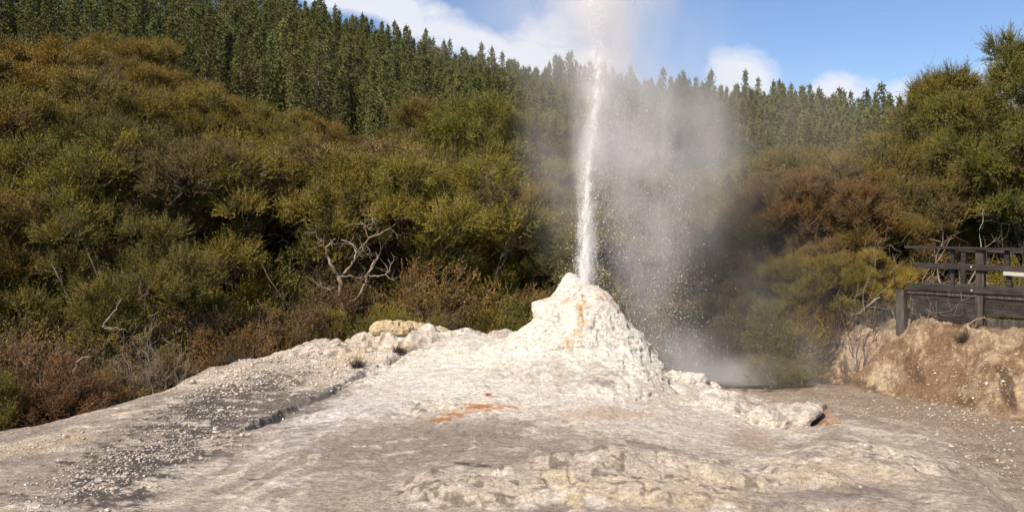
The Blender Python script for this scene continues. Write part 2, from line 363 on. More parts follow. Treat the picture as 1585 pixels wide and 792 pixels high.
def height(x, y):
    x = np.asarray(x, float).ravel(); y = np.asarray(y, float).ravel()
    z = base_height(x, y) + detail(x, y)
    nr = (1 - sstep(18, 20, np.hypot(x, y))) * sstep(5, 7.5, y) * (1 - sstep(-.3, .2, foot_dist(x, y)))
    z = z + nr * .030 * streak(x, y)
    cr = crumbly(x, y) * nr
    z = z + cr * (.018 + .042 * fbm(x * 5, y * 6, o=5, seed=87, gain=.65) - .035 * sstep(.55, .9, ridge(x * 4, y * 4, o=2, seed=88)))
    cd, cs = cut_dist(x, y); cd = cd + .03 * vnoise(x * 7, y * 7, seed=89)
    cm = .25 + .75 * sstep(-.25, .25, vnoise(x * 1.9, y * 1.9, seed=93)); z = z - .13 * cm * np.exp(-(cd / .055) ** 2) + .07 * (cs > 0) * np.exp(-(cd / .5) ** 2) * sstep(.03, .09, cd)
    ed = edge_dist(x, y) + .10 * vnoise(x * 2.5, y * 2.5, seed=90)
    z = z - nr * .05 * sstep(-.12, .18, ed) * (1 - sstep(.8, 2.0, ed)) + nr * .03 * np.exp(-((ed + .15) / .2) ** 2)
    for (px, py, Y, rx, ry, h) in BUMPS:
        cx, cy, _ = P(px, py, Y); q = ((x - cx) / rx) ** 2 + ((y - cy) / ry) ** 2
        q = q * (1 + .5 * vnoise(x * 4, y * 4, seed=91))
        z = z + h * (1 - sstep(.2, 1.5, q))
    # foreground tier edge: a drapery lip along py ~ 735
    lip = 9.75 + .28 * vnoise(x * .9, x * 0 + .3, seed=71) + .12 * vnoise(x * 3.1, x * 0 + .3, seed=72) - .25 * sstep(1.0, 3.6, x)
    wlip = sstep(-1.8, -.6, x) * (1 - sstep(3.4, 4.3, x))
    z = z + wlip * .11 * (sstep(lip - .14, lip + .05, y) - sstep(lip + .05, lip + 2.2, y))
    lip2 = 8.95 + .2 * vnoise(x * 1.2, x * 0 + 2.3, seed=73)
    z = z + wlip * .10 * (sstep(lip2 - .1, lip2 + .03, y) - sstep(lip2 + .03, lip2 + 1.2, y))
    # dark scoured channel on the left and its cut edge
    return z
def hz1(x, y): return float(height([x], [y])[0])

def project(x, y, z):
    yy = np.maximum(y, .5)
    return CXP + FPX * x / yy, HZ - FPX * (z - EYE) / yy

WHITE = np.array((.88, .85, .79)); GREY = np.array((.44, .385, .335)); TAN = np.array((.44, .36, .28)); CREAM = np.array((.66, .54, .37))
def mineral_colour(x, y, z, cone=False):
    px, py = project(x, y, z)
    n1 = fbm(x * 1.3, y * 1.3, z * 1.3, o=5, seed=101); n2 = fbm(x * 4, y * 7, z * 5, o=4, seed=102); n3 = fbm(x * 13, y * 20, z * 14, o=3, seed=103)
    c = np.empty((len(x), 3)); c[:] = GREY if not cone else WHITE * .95
    def blend(col, w): 
        w = np.clip(w, 0, 1)[:, None]; c[:] = c * (1 - w) + np.array(col) * w
    def patch(col, cx, cy, rx, ry, rot=0, st=1., rag=.6, soft=.5):
        dx, dy = px - cx, py - cy; a = math.radians(rot)
        u = (dx * math.cos(a) + dy * math.sin(a)) / rx; v = (-dx * math.sin(a) + dy * math.cos(a)) / ry
        q = np.sqrt(u * u + v * v) + rag * (.6 * n1 + .9 * n2 + .8 * n3)
        blend(col, st * (1 - sstep(1 - soft, 1 + soft * .4, q)))
    blend((.52, .465, .41), sstep(-.1, .35, n1) * .9)
    blend((.36, .315, .275), sstep(.08, .4, n2) * .55)
    if not cone:
        st_ = streak(x, y); blend((.74, .68, .59), sstep(.04, .26, st_) * .85); blend((.30, .265, .235), sstep(.06, .34, -st_) * .55)
        # litter and soil everywhere off the terrace
        d = foot_dist(x, y); r = np.hypot(x, y)
        edge = -.15 * n1
        # behind the ridge line of the terrace
        yl = np.interp(x, [-14, -8, -6.4, -5.6, -4.5, -2.5, -.6, .5, 2.2, 3.2, 4.3, 5.5], [10.5, 12.6, 13.9, 15.2, 16.4, 17.4, 17.6, 17.4, 16.8, 16.2, 15.9, 15.9])
        patch((.72, .67, .60), 480, 560, 230, 22, -10, .8)
        patch((.70, .54, .30), 590, 548, 110, 20, -8, .85)
        patch((.66, .50, .28), 655, 532, 40, 14, 0, .8)
    patch(WHITE, 905, 560, 330, 110, 0, 1., .35, .4)
    if cone: blend(WHITE, np.full(len(x), .75))
    patch(WHITE, 700, 585, 270, 66, -10, 1., .5); patch(WHITE, 620, 600, 150, 50, -24, .9, .6); patch((.80, .77, .72), 1010, 640, 220, 40, 6, .8, .7)
    patch((.74, .72, .70), 540, 640, 170, 36, -24, .95, .5)
    patch((.70, .66, .60), 1100, 650, 160, 60, 20, .8, .6)
    if not cone:
        patch((.115, .10, .092), 320, 650, 170, 46, -27, .9, 1.0)
        patch((.095, .085, .08), 230, 715, 160, 46, -22, .8, 1.1)
        patch((.10, .09, .085), 130, 768, 110, 26, -10, .75, 1.1); patch((.24, .215, .19), 470, 618, 90, 22, -14, .8, .6)
        patch((.17, .15, .135), 430, 625, 60, 20, -20, .8, .8)
        patch((.62, .50, .34), 60, 690, 90, 13, -12, .7)
        patch((.64, .58, .50), 290, 765, 40, 22, 0, .6)
        patch((.36, .31, .265), 660, 690, 250, 40, 0, .85, .8)
        patch((.34, .30, .26), 560, 720, 120, 28, -10, .5, .9)
        patch((.58, .42, .27), 925, 640, 75, 13, 0, .6, 1.3, .9)
        patch((.55, .33, .15), 745, 630, 46, 9, -3, .7, 1.3, .8); patch((.50, .21, .05), 748, 629, 32, 4.5, -2, .9, 1.5, .6)
        patch((.55, .35, .17), 692, 642, 34, 9, -15, .7, 1.3, .8); patch((.50, .25, .08), 690, 644, 22, 5, -15, .8, 1.5, .6)
        patch((.42, .12, .03), 756, 610, 6, 3, 0, 1., .3)
        patch((.30, .26, .20), 815, 655, 30, 5, 0, .7, .3)
        patch((.70, .57, .28), 870, 740, 50, 15, 0, .85, 1.0, .6)
        patch((.60, .53, .42), 760, 765, 150, 24, 0, .6, .9); patch((.68, .57, .38), 1010, 757, 200, 30, 0, .6, 1.0)
        patch((.62, .50, .32), 1100, 755, 130, 30, 0, .6, .8)
        patch((.36, .22, .12), 1165, 680, 40, 22, 30, .5, .8)
        patch((.66, .56, .42), 1310, 730, 110, 24, 5, .8, .7)
        patch((.70, .62, .52), 1400, 740, 130, 40, 22, .5, .8)
        patch((.72, .67, .60), 1215, 650, 60, 24, 0, .6, .5)
        patch((.33, .27, .215), 1420, 640, 240, 26, 10, .6, .8)
        patch((.30, .22, .16), 1560, 680, 110, 40, 20, .75, .7)
        patch((.17, .12, .085), 1520, 735, 80, 20, 10, .55, .8)
        patch((.15, .13, .12), 1300, 762, 120, 10, -3, .45, .8)
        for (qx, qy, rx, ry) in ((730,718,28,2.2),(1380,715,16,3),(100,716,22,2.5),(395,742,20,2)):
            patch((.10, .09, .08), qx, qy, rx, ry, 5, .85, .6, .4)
        st_ = streak(x, y); dark_line = sstep(.10, .30, fbm(x * 5, y * 9, o=4, seed=120) - .2) 
        w8 = crumbly(x, y); blend((.76, .70, .60), w8 * .5); blend((.86, .83, .77), sstep(.15, .35, fbm(x * 2.3, y * 6, o=5, seed=123, gain=.65)) * .6); blend((.14, .115, .10), w8 * sstep(.10, .30, fbm(x * 9, y * 13, o=4, seed=121)) * .7)
        blend((.17, .15, .14), sstep(.30, .46, fbm(x * 3.1, y * 8, o=5, seed=122, gain=.65)) * .35)
        cd, cs = cut_dist(x, y); blend((.07, .06, .055), np.exp(-(cd / (.05 + .05 * n1)) ** 2) * .85 * sstep(-.2, .2, n1 + n2)); blend((.20, .18, .165), np.exp(-((cd - .12) / .14) ** 2) * (n3 > 0) * (cs < 0) * .5)  # scarp shade painted into the colour, along the cut and its lower side
        ed = edge_dist(x, y) + .10 * n2
        blend((.34, .29, .24), sstep(-.15, .4, ed - .1 + .5 * n1 + .25 * n2) * (y > 6) * .62); blend((.56, .50, .42), sstep(.0, .10, ed) * sstep(-.1, .3, n1 + .6 * n3 + .4 * n2) * .7)
        blend((.30, .26, .17), sstep(.0, .10, ed) * np.exp(-((ed - .9) / .5) ** 2) * sstep(-.1, .3, n3) * .5)
        # gully and bank earth
        gul = sstep(-1.9, -.3, d + .5 * n1) * (y > 10)
        blend((.33, .27, .21), gul * .75)
        bank = sstep(-.05, .15, d + .1 * n1)
        bc = np.array((.25, .165, .10))
        blend(bc, bank)
        w = bank * sstep(-.2, .25, n1 + .5 * n2)
        blend((.52, .42, .31), w * .9 * sstep(5.4, 6.6, x))
        blend((.10, .065, .04), bank * sstep(.25, .5, vnoise(x * 5, y * 1.2, z * 1.5, seed=171)) * .8)
        blend((.20, .12, .075), bank * sstep(.15, .5, n2 - .3 * n1) * .7)
        blend((.66, .55, .34), bank * sstep(.28, .4, n3 + .6 * n1) * .6)
        blend((.16, .10, .06), bank * sstep(.95, 1.4, d + .2 * n2) * .45)
        lit = sstep(-.12, .12, (y - yl) / 1.0 + .3 * n2 + .15 * n3) * (1 - sstep(-.5, .1, d))
        lit = np.maximum(lit, sstep(21, 22.5, r)); lit = np.maximum(lit, sstep(1.9, 2.4, d) * .8)
        lit = np.maximum(lit, (y < -2) * 1.0)
        blend((.055, .040, .026), lit)
        blend((.035, .038, .014), sstep(24, 60, r))
    else:
        patch((.66, .44, .22), 900, 495, 5, 38, 4, .6, 1.6, .7)
        patch((.64, .38, .16), 897, 476, 4.5, 10, 0, .6, 1.6, .6)
        patch((.66, .40, .18), 883, 530, 14, 10, -30, .6, .9)
        patch((.64, .48, .36), 932, 455, 12, 7, 40, .5, 1.2)
        patch((.70, .50, .33), 878, 465, 8, 6, 0, .7, .5)
        patch((.28, .25, .23), 820, 585, 110, 22, 0, .35, 1.2)
        patch((.24, .22, .20), 930, 590, 24, 8, 0, .5, .8)
        blend((.40, .37, .35), sstep(.38, .55, n3 + .3 * n2) * .55)
    if not cone:
        sp = vnoise(x * 34, y * 34, z * 34, seed=151)
        blend((.12, .11, .10), sstep(.72, .85, sp) * .6)
    return np.clip(c, .01, .85)
def add_colour(me, c):
    a = me.color_attributes.new('mineral', 'FLOAT_COLOR', 'POINT')
    buf = np.ones((len(c), 4), np.float32); buf[:, :3] = c; a.data.foreach_set('color', buf.ravel())

def build_ground():
    azf = np.linspace(-.68, .68, 1150); side = np.linspace(.68, 2 * math.pi - .68, 60)[1:-1]
    az = np.concatenate([azf, side]); n = len(az)
    rr = np.concatenate([np.linspace(.4, 7.6, 24), np.geomspace(7.7, 20, 560), np.geomspace(20.2, 260, 190), np.geomspace(280, 3000, 14)])
    A, Rr = np.meshgrid(az, rr); x = (np.sin(A) * Rr).ravel(); y = (np.cos(A) * Rr).ravel()
    z = height(x, y); V = np.stack([x, y, z], 1); m = len(rr)
    i = np.arange(m - 1)[:, None]; j = np.arange(n)[None]; j2 = (j + 1) % n
    F = np.stack([(i * n + j), (i * n + j2), ((i + 1) * n + j2), ((i + 1) * n + j)], -1).reshape(-1, 4)
    V = np.vstack([V, [[0, 0, float(z[:n].mean())]]]); 
    me = mesh_np('ground', V, F[:, ::-1], [M_SINTER], smooth=True)
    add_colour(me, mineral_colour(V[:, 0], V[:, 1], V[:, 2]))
    o = obj('ground', me); tag(o, kind='structure')
build_ground()

# ------------------------------------------------------------------ the geyser cone
SIL = np.array([  # py, left px, right px of the silhouette, front depth factor
 (422,880,884),(426,876,889),(431,872,897),(438,867,908),(444,863,925),(450,860,936),(456,857,941),(461,855,945),(466,838,949),(471,830,953),(482,828,960),(492,829,969),
 (500,823,975),(508,812,981),(516,800,987),(530,772,998),(550,732,1013),(570,700,1028),(590,680,1040),(615,660,1052),(650,640,1066),(700,620,1085)])
CONE_Y = 15.2
def build_cone():
    nz, na = 300, 520
    py = np.linspace(422, 700, nz); zl = EYE + (HZ - py) / FPX * CONE_Y
    xl = (np.interp(py, SIL[:, 0], SIL[:, 1]) - CXP) / FPX * CONE_Y; xr = (np.interp(py, SIL[:, 0], SIL[:, 2]) - CXP) / FPX * CONE_Y
    cx = (xl + xr) / 2; a = (xr - xl) / 2
    b = np.minimum(a * .95, .08 + (2.1 - zl) * .80) + 2.4 * np.maximum(0, .98 - zl) ** 1.5
    th = np.linspace(0, 2 * math.pi, na, endpoint=False)
    T, Z = np.meshgrid(th, zl); CXx = np.broadcast_to(cx[:, None], T.shape); Aa = np.broadcast_to(a[:, None], T.shape); B = np.broadcast_to(b[:, None], T.shape)
    ct, st = np.cos(T), np.sin(T)
    e = .9; ux = np.sign(ct) * np.abs(ct) ** e; uy = np.sign(st) * np.abs(st) ** e
    X = CXx + ux * Aa; Y = CONE_Y + uy * np.where(uy < 0, B, np.minimum(B, 1.6)); Zz = Z.copy()
    # rilled drapery, lumps and fine crust
    warp = .6 * vnoise(X * 1.5, Y * 1.5, Zz * 2.5, seed=3)
    s = .35 + .75 * np.clip((2.15 - Z) / .5, 0, 1)
    d = .080 * fbm(X * 2.1 + warp, Y * 2.1, Zz * 2.4, o=4, seed=201)
    d += .035 * ridge(X * 5 + warp, Y * 5, Zz * 2.2, o=4, seed=202) - .03 * sstep(.5, .8, ridge(X * 2.5, Y * 2.5, Zz * 1.2, o=2, seed=209))
    d += .018 * np.abs(fbm(X * 13 + warp * 3, Y * 13, Zz * 3.0, o=3, seed=203))
    d += .010 * fbm(X * 32, Y * 32, Zz * 32, o=3, seed=204)
    lv = Zz * 4.2 + 1.0 * vnoise(X * 1.2, Y * 1.2, Zz * .6, seed=205); fr = lv - np.floor(lv)
    d += .022 * (sstep(0, .3, fr) - fr) * sstep(0, .4, 1.75 - Z)
    low_ = sstep(1.0, .5, Z)
    d += low_ * .05 * fbm(X * 3 + warp, Y * 3, Zz * 6, o=4, seed=207)
    crater = np.clip(1 - (Z - (EYE + (HZ - 424) / FPX * CONE_Y - .05)) / .05, 0, 1)
    d = d * s
    X = X + ct * d; Y = Y + st * d; Zz = Zz + d * .35
    V = np.stack([X, Y, Zz], -1).reshape(-1, 3)
    i = np.arange(nz - 1)[:, None]; j = np.arange(na)[None]; j2 = (j + 1) % na
    F = np.stack([i * na + j, (i + 1) * na + j, (i + 1) * na + j2, i * na + j2], -1).reshape(-1, 4)
    top = V[:na].mean(0); V = np.vstack([V, [top]]); k = len(V) - 1
    F = np.vstack([F, [(jj, (jj + 1) % na, k, k) for jj in range(0)]]) if False else F
    T3 = np.vstack([F[:, [0, 1, 2]], F[:, [0, 2, 3]], np.stack([np.arange(na), (np.arange(na) + 1) % na, np.full(na, k)], 1)])
    me = mesh_np('geyser_cone', V, T3, [M_SINTER], smooth=True)
    add_colour(me, mineral_colour(V[:, 0], V[:, 1], V[:, 2], cone=True))
    o = obj('geyser_cone', me)
    tag(o, 'white craggy silica geyser cone with orange streaks, water jetting from its top', 'geyser cone')
build_cone()

# ------------------------------------------------------------------ foliage building blocks
def _norm(v): return v / np.maximum(np.linalg.norm(v, axis=-1, keepdims=True), 1e-9)
def sprays(O, D, L, m, lw, ll, g, stem_w=.004):
    """n sprays: stem triangles and m leaf triangles each; returns (leaf tris, stem tris)"""
    n = len(O); D = _norm(D)
    a = _norm(np.cross(D, g.normal(size=(n, 3)))); b = np.cross(D, a)
    t = (np.arange(m) + .6) / m; t = t[None, :, None]
    ph = (np.arange(m) * 2.4)[None] + g.uniform(0, 6.28, (n, 1)); ph = ph[..., None]
    bend = g.normal(size=(n, 1, 3)) * .12 + np.array([0, 0, .10])
    pos = O[:, None] + D[:, None] * L[:, None, None] * t + bend * (L[:, None, None] * t * t)
    side = a[:, None] * np.cos(ph) + b[:, None] * np.sin(ph)
    ld = _norm(D[:, None] * .85 + side * .6 + g.normal(size=(n, m, 3)) * .2)
    wd = _norm(np.cross(ld, g.normal(size=(n, m, 3))))
    s = (1 - .35 * t) * g.uniform(.7, 1.25, (n, m, 1))
    T = np.stack([pos - wd * lw * .5 * s, pos + wd * lw * .5 * s, pos + ld * ll * s], 2).reshape(-1, 3, 3)
    e = O + D * L[:, None] + bend[:, 0] * L[:, None]
    S = np.stack([O - a * stem_w, O + a * stem_w, e], 1)
    return T, S
def tris_mesh(name, parts, mats):
    V = np.concatenate([p for p, _ in parts]).reshape(-1, 3); n = len(V) // 3
    fm = np.concatenate([np.full(len(p), k) for p, k in parts])
    return mesh_np(name, V, np.arange(n * 3).reshape(-1, 3), mats, fm)
def rand_dirs(n, g): return _norm(g.normal(size=(n, 3)))

def manuka(seed, h=5., rad=1.9, pads=22, low=.30, leafy=1.0, flat=.62, sweep=(.12, 0, .5), dens=1.0, lw=.024, ll=.055, padr=(.42, .8), stems=6):
    g = np.random.default_rng(seed); mb = MB(); ends = []
    for s in range(stems):
        a = s * 2 * math.pi / stems + g.uniform(-.5, .5); rr = rad * g.uniform(.25, .85); top = h * g.uniform(.62, .9)
        n = 7; pts = []; wob = g.normal(size=(n, 3)) * .10
        for i in range(n):
            t = i / (n - 1); pts.append(np.array([math.cos(a) * rr * t ** 1.2, math.sin(a) * rr * t ** 1.2, top * t]) + wob[i] * min(1, i))
        r0 = g.uniform(.04, .085) * h / 5
        mb.tube(pts, [r0 * (1 - .8 * i / (n - 1)) for i in range(n)], 6)
        for k in range(3):
            i = int(g.integers(2, n - 1)); p = pts[i]; q = p + np.array([math.cos(a + g.uniform(-1.4, 1.4)), math.sin(a + g.uniform(-1.4, 1.4)), .7]) * g.uniform(.5, 1.0)
            mid = (p + q) / 2 + g.normal(size=3) * .08
            mb.tube([p, mid, q], [r0 * .5, r0 * .32, r0 * .1], 5); ends.append(q)
        ends.append(pts[-1])
    P_ = []
    for k in range(pads):
        if k < len(ends) and k < pads * .6: c = ends[k] + g.normal(size=3) * .15
        else:
            a = g.uniform(0, 6.28); zz = g.uniform(low, 1) ** .8; prof = math.sqrt(max(.02, 1 - ((zz - .58) / .5) ** 2))
            c = np.array([math.cos(a) * rad * prof * g.uniform(.55, 1), math.sin(a) * rad * prof * g.uniform(.55, 1), h * zz])
        r = g.uniform(*padr); c[2] = min(c[2], h - r * .5)
        P_.append((c, r))
    leaf = []; stem = []; sw = np.array(sweep)
    for (c, r) in P_:
        nt = int(22 * (r / .6) ** 2 * dens) + 4
        td = rand_dirs(nt, g); td[:, 2] = np.abs(td[:, 2]) * 1.0 - .22; td = _norm(td)
        base = c + td * np.array([r, r, r * flat]) * g.uniform(.7, 1.0, (nt, 1))
        ns = 15
        d = (td[:, None] * .8 + sw + g.normal(size=(nt, 1, 3)) * .28 + g.normal(size=(nt, ns, 3)) * .27)
        O = base[:, None] + g.normal(size=(nt, ns, 3)) * .065 * r / .6
        O = O.reshape(-1, 3); d = d.reshape(-1, 3)
        keep = g.random(len(O)) < leafy
        L = g.uniform(.14, .44, len(O))
        T, S = sprays(O[keep], d[keep], L[keep], 14, lw * 1.1, ll, g)
        leaf.append(T); stem.append(S)
        # bare twigs below and between
        nb = int(9 * (r / .6) ** 2 * (1 + 14 * (1 - leafy)))
        O = c + rand_dirs(nb, g) * r * g.uniform(.1, .9, (nb, 1)); d = rand_dirs(nb, g) * .8 + (O - c) * .6; d[:, 2] += .25 * leafy
        T2, S2 = sprays(O, d, g.uniform(.25, .6, nb), 5, .010, .16, g, .006)
        stem += [T2, S2]
    tm = mb.mesh('trunk', [M_BARK])
    cm = tris_mesh('crown', [(np.concatenate(leaf), 0), (np.concatenate(stem), 1)], [M_LEAF, M_TWIG])
    return tm, cm
def shrub(seed, h=1.3, rad=.85, leafy=1.0, n=210, lw=.018, ll=.038, spiky=.6):
    g = np.random.default_rng(seed); mb = MB()
    for k in range(7):
        a = g.uniform(0, 6.28); q = np.array([math.cos(a) * rad * .6, math.sin(a) * rad * .6, h * g.uniform(.6, .85)])
        mb.tube([(0, 0, -.2), q * .5 + g.normal(size=3) * .05, q], [.022, .014, .004], 5)
    td = rand_dirs(n, g); td[:, 2] = np.abs(td[:, 2]); td = _norm(td)
    lob = 1 + .28 * np.sin(td[:, 0:1] * 6 + seed) + .25 * np.cos(td[:, 1:2] * 7 + seed * 2)
    base = td * np.array([rad, rad, h * .92]) * g.uniform(.6, .95, (n, 1)) * lob
    base[:, 2] = np.maximum(base[:, 2], .05)
    ns = 24
    d = (td[:, None] * .85 + np.array([.08, 0, spiky * .45]) + g.normal(size=(n, ns, 3)) * .45).reshape(-1, 3)
    O = (base[:, None] + g.normal(size=(n, ns, 3)) * .07).reshape(-1, 3)
    keep = g.random(len(O)) < leafy; L = g.uniform(.08, .24, len(O))
    T, S = sprays(O[keep], d[keep], L[keep], 13, lw, ll, g, .003)
    nb = int(130 * (1 + 12 * (1 - leafy)))
    td2 = rand_dirs(nb, g); td2[:, 2] = np.abs(td2[:, 2]); O2 = td2 * np.array([rad, rad, h * .8]) * g.uniform(.2, .95, (nb, 1))
    T2, S2 = sprays(O2, td2 * .7 + g.normal(size=(nb, 3)) * .5 + np.array([0, 0, .4]), g.uniform(.15, .45, nb), 4, .006, .10, g, .004)
    return mb.mesh('stem', [M_BARK]), tris_mesh('foliage', [(T, 0), (np.concatenate([S, T2, S2]), 1)], [M_LEAF, M_TWIG])
def pine(seed, h=16., rad=1.9, low=.22, ragged=.25):
    g = np.random.default_rng(seed); mb = MB()
    mb.tube([(0, 0, -1), (0.03, 0, h * .3), (0, .04, h * .65), (0, 0, h * .97)], [.20, .16, .09, .015], 6)
    leaf = []; stem = []; z = h * low
    while z < h * .985:
        t = (z / h - low) / (1 - low); r = rad * (1 - t) ** .76 * (1 if t > .12 else .55 + t * 3.7) + .10
        nb = int(5 + 3 * (1 - t)); a0 = g.uniform(0, 6.28)
        for k in range(nb):
            a = a0 + 6.28 * k / nb + g.uniform(-.3, .3); L = r * g.uniform(1 - ragged * 1.6, 1 + ragged)
            el = .25 + .55 * t
            d = np.array([math.cos(a) * math.cos(el), math.sin(a) * math.cos(el), math.sin(el)])
            nt = max(2, int(L / .27)); tt = (np.arange(nt) + 1) / nt
            pos = np.array([0, 0, z]) + d * L * tt[:, None] + np.array([0, 0, -.12 * L]) * (tt * (1 - tt))[:, None] * 4 + g.normal(size=(nt, 3)) * .07
            m = 18; O = np.repeat(pos, m, 0); dd = rand_dirs(nt * m, g) * .8 + d * .6 + np.array([0, 0, .45])
            dd = _norm(dd); Ln = g.uniform(.16, .34, (len(O), 1)); wd = _norm(np.cross(dd, g.normal(size=dd.shape))) * .05
            leaf.append(np.stack([O - wd, O + wd, O + dd * Ln], 1))
            w = np.array([0, 0, .03]); stem.append(np.array([[[0, 0, z] - w, [0, 0, z] + w, pos[-1]]]))
        z += g.uniform(.38, .62) * (1 - .35 * t)
    # leader
    O = np.repeat(np.array([[0, 0, h * .96]]), 40, 0) + np.array([[0, 0, 1]]) * g.uniform(0, h * .05, (40, 1)); dd = _norm(rand_dirs(40, g) * .5 + np.array([0, 0, .9]))
    wd = _norm(np.cross(dd, g.normal(size=dd.shape))) * .03; leaf.append(np.stack([O - wd, O + wd, O + dd * .3], 1))
    if low > .35:   # dead snags on the bare lower trunk
        for k in range(40):
            zz = g.uniform(.05, low) * h; a = g.uniform(0, 6.28); q = np.array([math.cos(a), math.sin(a), .1]) * g.uniform(.3, 1.3)
            stem.append(np.array([[[0, 0, zz - .02], [0, 0, zz + .02], q + [0, 0, zz]]]))
    return mb.mesh('trunk', [M_PBARK]), tris_mesh('crown', [(np.concatenate(leaf), 0), (np.concatenate(stem), 1)], [M_PINE, M_TWIG])

def plant(name, parts, pnames, loc, rz, scale, color, label, cat, group):
    e = empty(name, loc, rz); e.scale = scale
    for me, pn in zip(parts, pnames):
        o = obj(pn, me, e); o.color = (*color, 1)
    tag(e, label, cat, group); return e
def vary(c, g, s=.14):
    c = np.array(c); k = 1 + g.normal() * s; return tuple(np.clip(c * k * (1 + g.normal(size=3) * s * .35), .005, .5))

C_OLIVE = (.172, .150, .026); C_GOLD = (.195, .155, .030); C_GREEN = (.150, .138, .026); C_RUST = (.205, .135, .055); C_BROWN = (.155, .108, .056)
C_DULL = (.165, .132, .050); C_YELLOW = (.28, .225, .04); C_FRESH = (.145, .150, .032); C_PINE = (.170, .190, .075)
CNAME = {C_OLIVE: 'olive', C_GOLD: 'golden brown', C_GREEN: 'dark green', C_RUST: 'rusty brown', C_BROWN: 'dull brown', C_DULL: 'greyish brown', C_YELLOW: 'yellow green', C_FRESH: 'fresh green'}

# where things stand, told by what is near them in the photograph
def place_words(px, py):
    if px < 120: a = 'at the far left edge of the view'
    elif px < 330: a = 'left of the bleached dead tree, towards the left edge'
    elif px < 470: a = 'just left of the bleached dead tree'
    elif px < 620: a = 'around the bleached dead tree'
    elif px < 760: a = 'between the dead tree and the cone'
    elif px < 900: a = 'just left of the water jet'
    elif px < 1060: a = 'behind the geyser steam'
    elif px < 1180: a = 'just right of the steam'
    elif px < 1330: a = 'between the steam and the boardwalk'
    elif px < 1440: a = 'at the boardwalk\'s left end'
    else: a = 'behind the boardwalk'
    return a
LINE = np.array([(-400,60),(0,80),(60,85),(130,95),(200,75),(260,85),(300,135),(380,165),(440,190),(480,215),(520,200),(560,208),(620,215),(680,170),(700,150),(770,152),(800,180),(830,215),(870,245),
    (950,262),(1050,268),(1120,268),(1170,262),(1230,228),(1290,228),(1340,250),(1390,205),(1410,180),(1470,150),(1600,120),(2000,100)])
top_line = lambda px: float(np.interp(px, LINE[:, 0], LINE[:, 1]))
def build_manuka():
    g = np.random.default_rng(23)
    protos = [manuka(300 + i, h=5, rad=1.85 + .12 * (i % 3), pads=24 + i % 3 * 2, leafy=1.0, sweep=(.15 - .1 * (i % 3), 0, .45 + .1 * (i % 2))) for i in range(5)]
    twiggy = [manuka(330 + i, h=5, rad=1.9, pads=28, leafy=.38, low=.2) for i in range(2)]
    broad = [manuka(340 + i, h=5, rad=2.3, pads=34, leafy=1.0, flat=.4, low=.45, sweep=(.3, 0, .25), stems=5) for i in range(2)]
    umbrella = [manuka(350 + i, h=5, rad=2.2, pads=30, leafy=.9, flat=.5, low=.68, sweep=(.15, 0, .35), stems=5) for i in range(2)]
    ALL = protos + twiggy + broad + umbrella
    def put(px, Y, h, k, color, size_w=None, dx=0, rz=None, squash=1.):
        x = (px - CXP) / FPX * Y; z0 = hz1(x, Y) - .15; s = h / 5.0
        p = ALL[k]; tex = ''
        if k in (5, 6): tex = 'twiggy half bare '
        elif k in (7, 8): tex = 'flat topped '
        elif k in (9, 10): tex = 'high crowned '
        tall = 'tall ' if h > 5.2 else ('low ' if h < 3.8 else '')
        toppy = HZ - (z0 + h - EYE) / Y * FPX
        ap = Y > 36 and 'below the pines ' or (Y > 27 and 'half way up the slope ' or '')
        lab = f"{tall}{tex}{CNAME[color]} manuka {ap}{place_words(px, toppy)}"
        lab = ' '.join(lab.split()[:16])
        plant('manuka_tree', p, ('trunk', 'crown'), (x, Y, z0), g.uniform(0, 6.28) if rz is None else rz, (s * squash, s * squash, s), vary(color, g, .12), lab, 'tree', 'manuka trees of the thicket ' + place_words(px, 0))
    # first rank along the foot of the slope
    rows = [(17.7, 2.3, 3.7), (20.2, 2.3, 4.2), (22.3, 2.4, 4.3), (24.8, 2.5, 4.4), (27.8, 2.7, 4.5), (31, 2.9, 4.6), (35, 3.1, 4.8), (39.5, 3.3, 5.0), (44.5, 3.5, 5.2), (50, 3.8, 5.4)]
    for ri, (Y, sp, hh) in enumerate(rows):
        dpx = sp / Y * FPX; px = -90 - g.uniform(0, dpx) 
        while px < 1680:
            q = px + g.uniform(-.3, .3) * dpx; Yj = Y + g.uniform(-.9, .9); px += dpx
            x = (q - CXP) / FPX * Yj; z0 = hz1(x, Yj); hmax = EYE + (HZ - top_line(q)) / FPX * Yj - z0
            if ri == 0 and q > 370: continue
            if 1000 > q > 905 and ri > 6: continue
            if Yj < 24 and 440 < q < 640: continue
            if q > 1340 and Yj < 24: continue
            h = min(hh * g.uniform(.68, 1.28), hmax)
            if ri < 5 and g.random() < (.18 if q < 900 else .06): continue
            if ri >= 7 and hmax < 7.5 : h = min(hmax, 6.6)
            if h < 2.2: continue
            if q < 470: col = [C_OLIVE, C_GOLD, C_OLIVE, C_GREEN, C_DULL][g.integers(5)]
            elif q < 900: col = [C_OLIVE, C_GREEN, C_OLIVE, C_GOLD, C_DULL][g.integers(5)]
            else: col = [C_OLIVE, C_OLIVE, C_DULL, C_GOLD, C_GREEN][g.integers(5)]
            if ri >= 6 and q < 300: col = C_GOLD
            k = int(g.integers(0, 5)); u = g.random()
            if u < .14: k = int(g.integers(5, 7)); col = C_DULL
            elif u < .30: k = int(g.integers(7, 9))
            if ri in (0, 1, 2) and q < 900 and g.random() < (.55 if ri == 0 else .8): k = int(g.integers(9, 11)); h = max(h, min(4.9 if ri else 4.2, hmax))
            put(q, Yj, h, k, col)
    put(455, 21.2, 5.0, 9, C_OLIVE); put(545, 22.4, 5.3, 10, C_DULL); put(640, 21.6, 4.9, 9, C_GREEN)
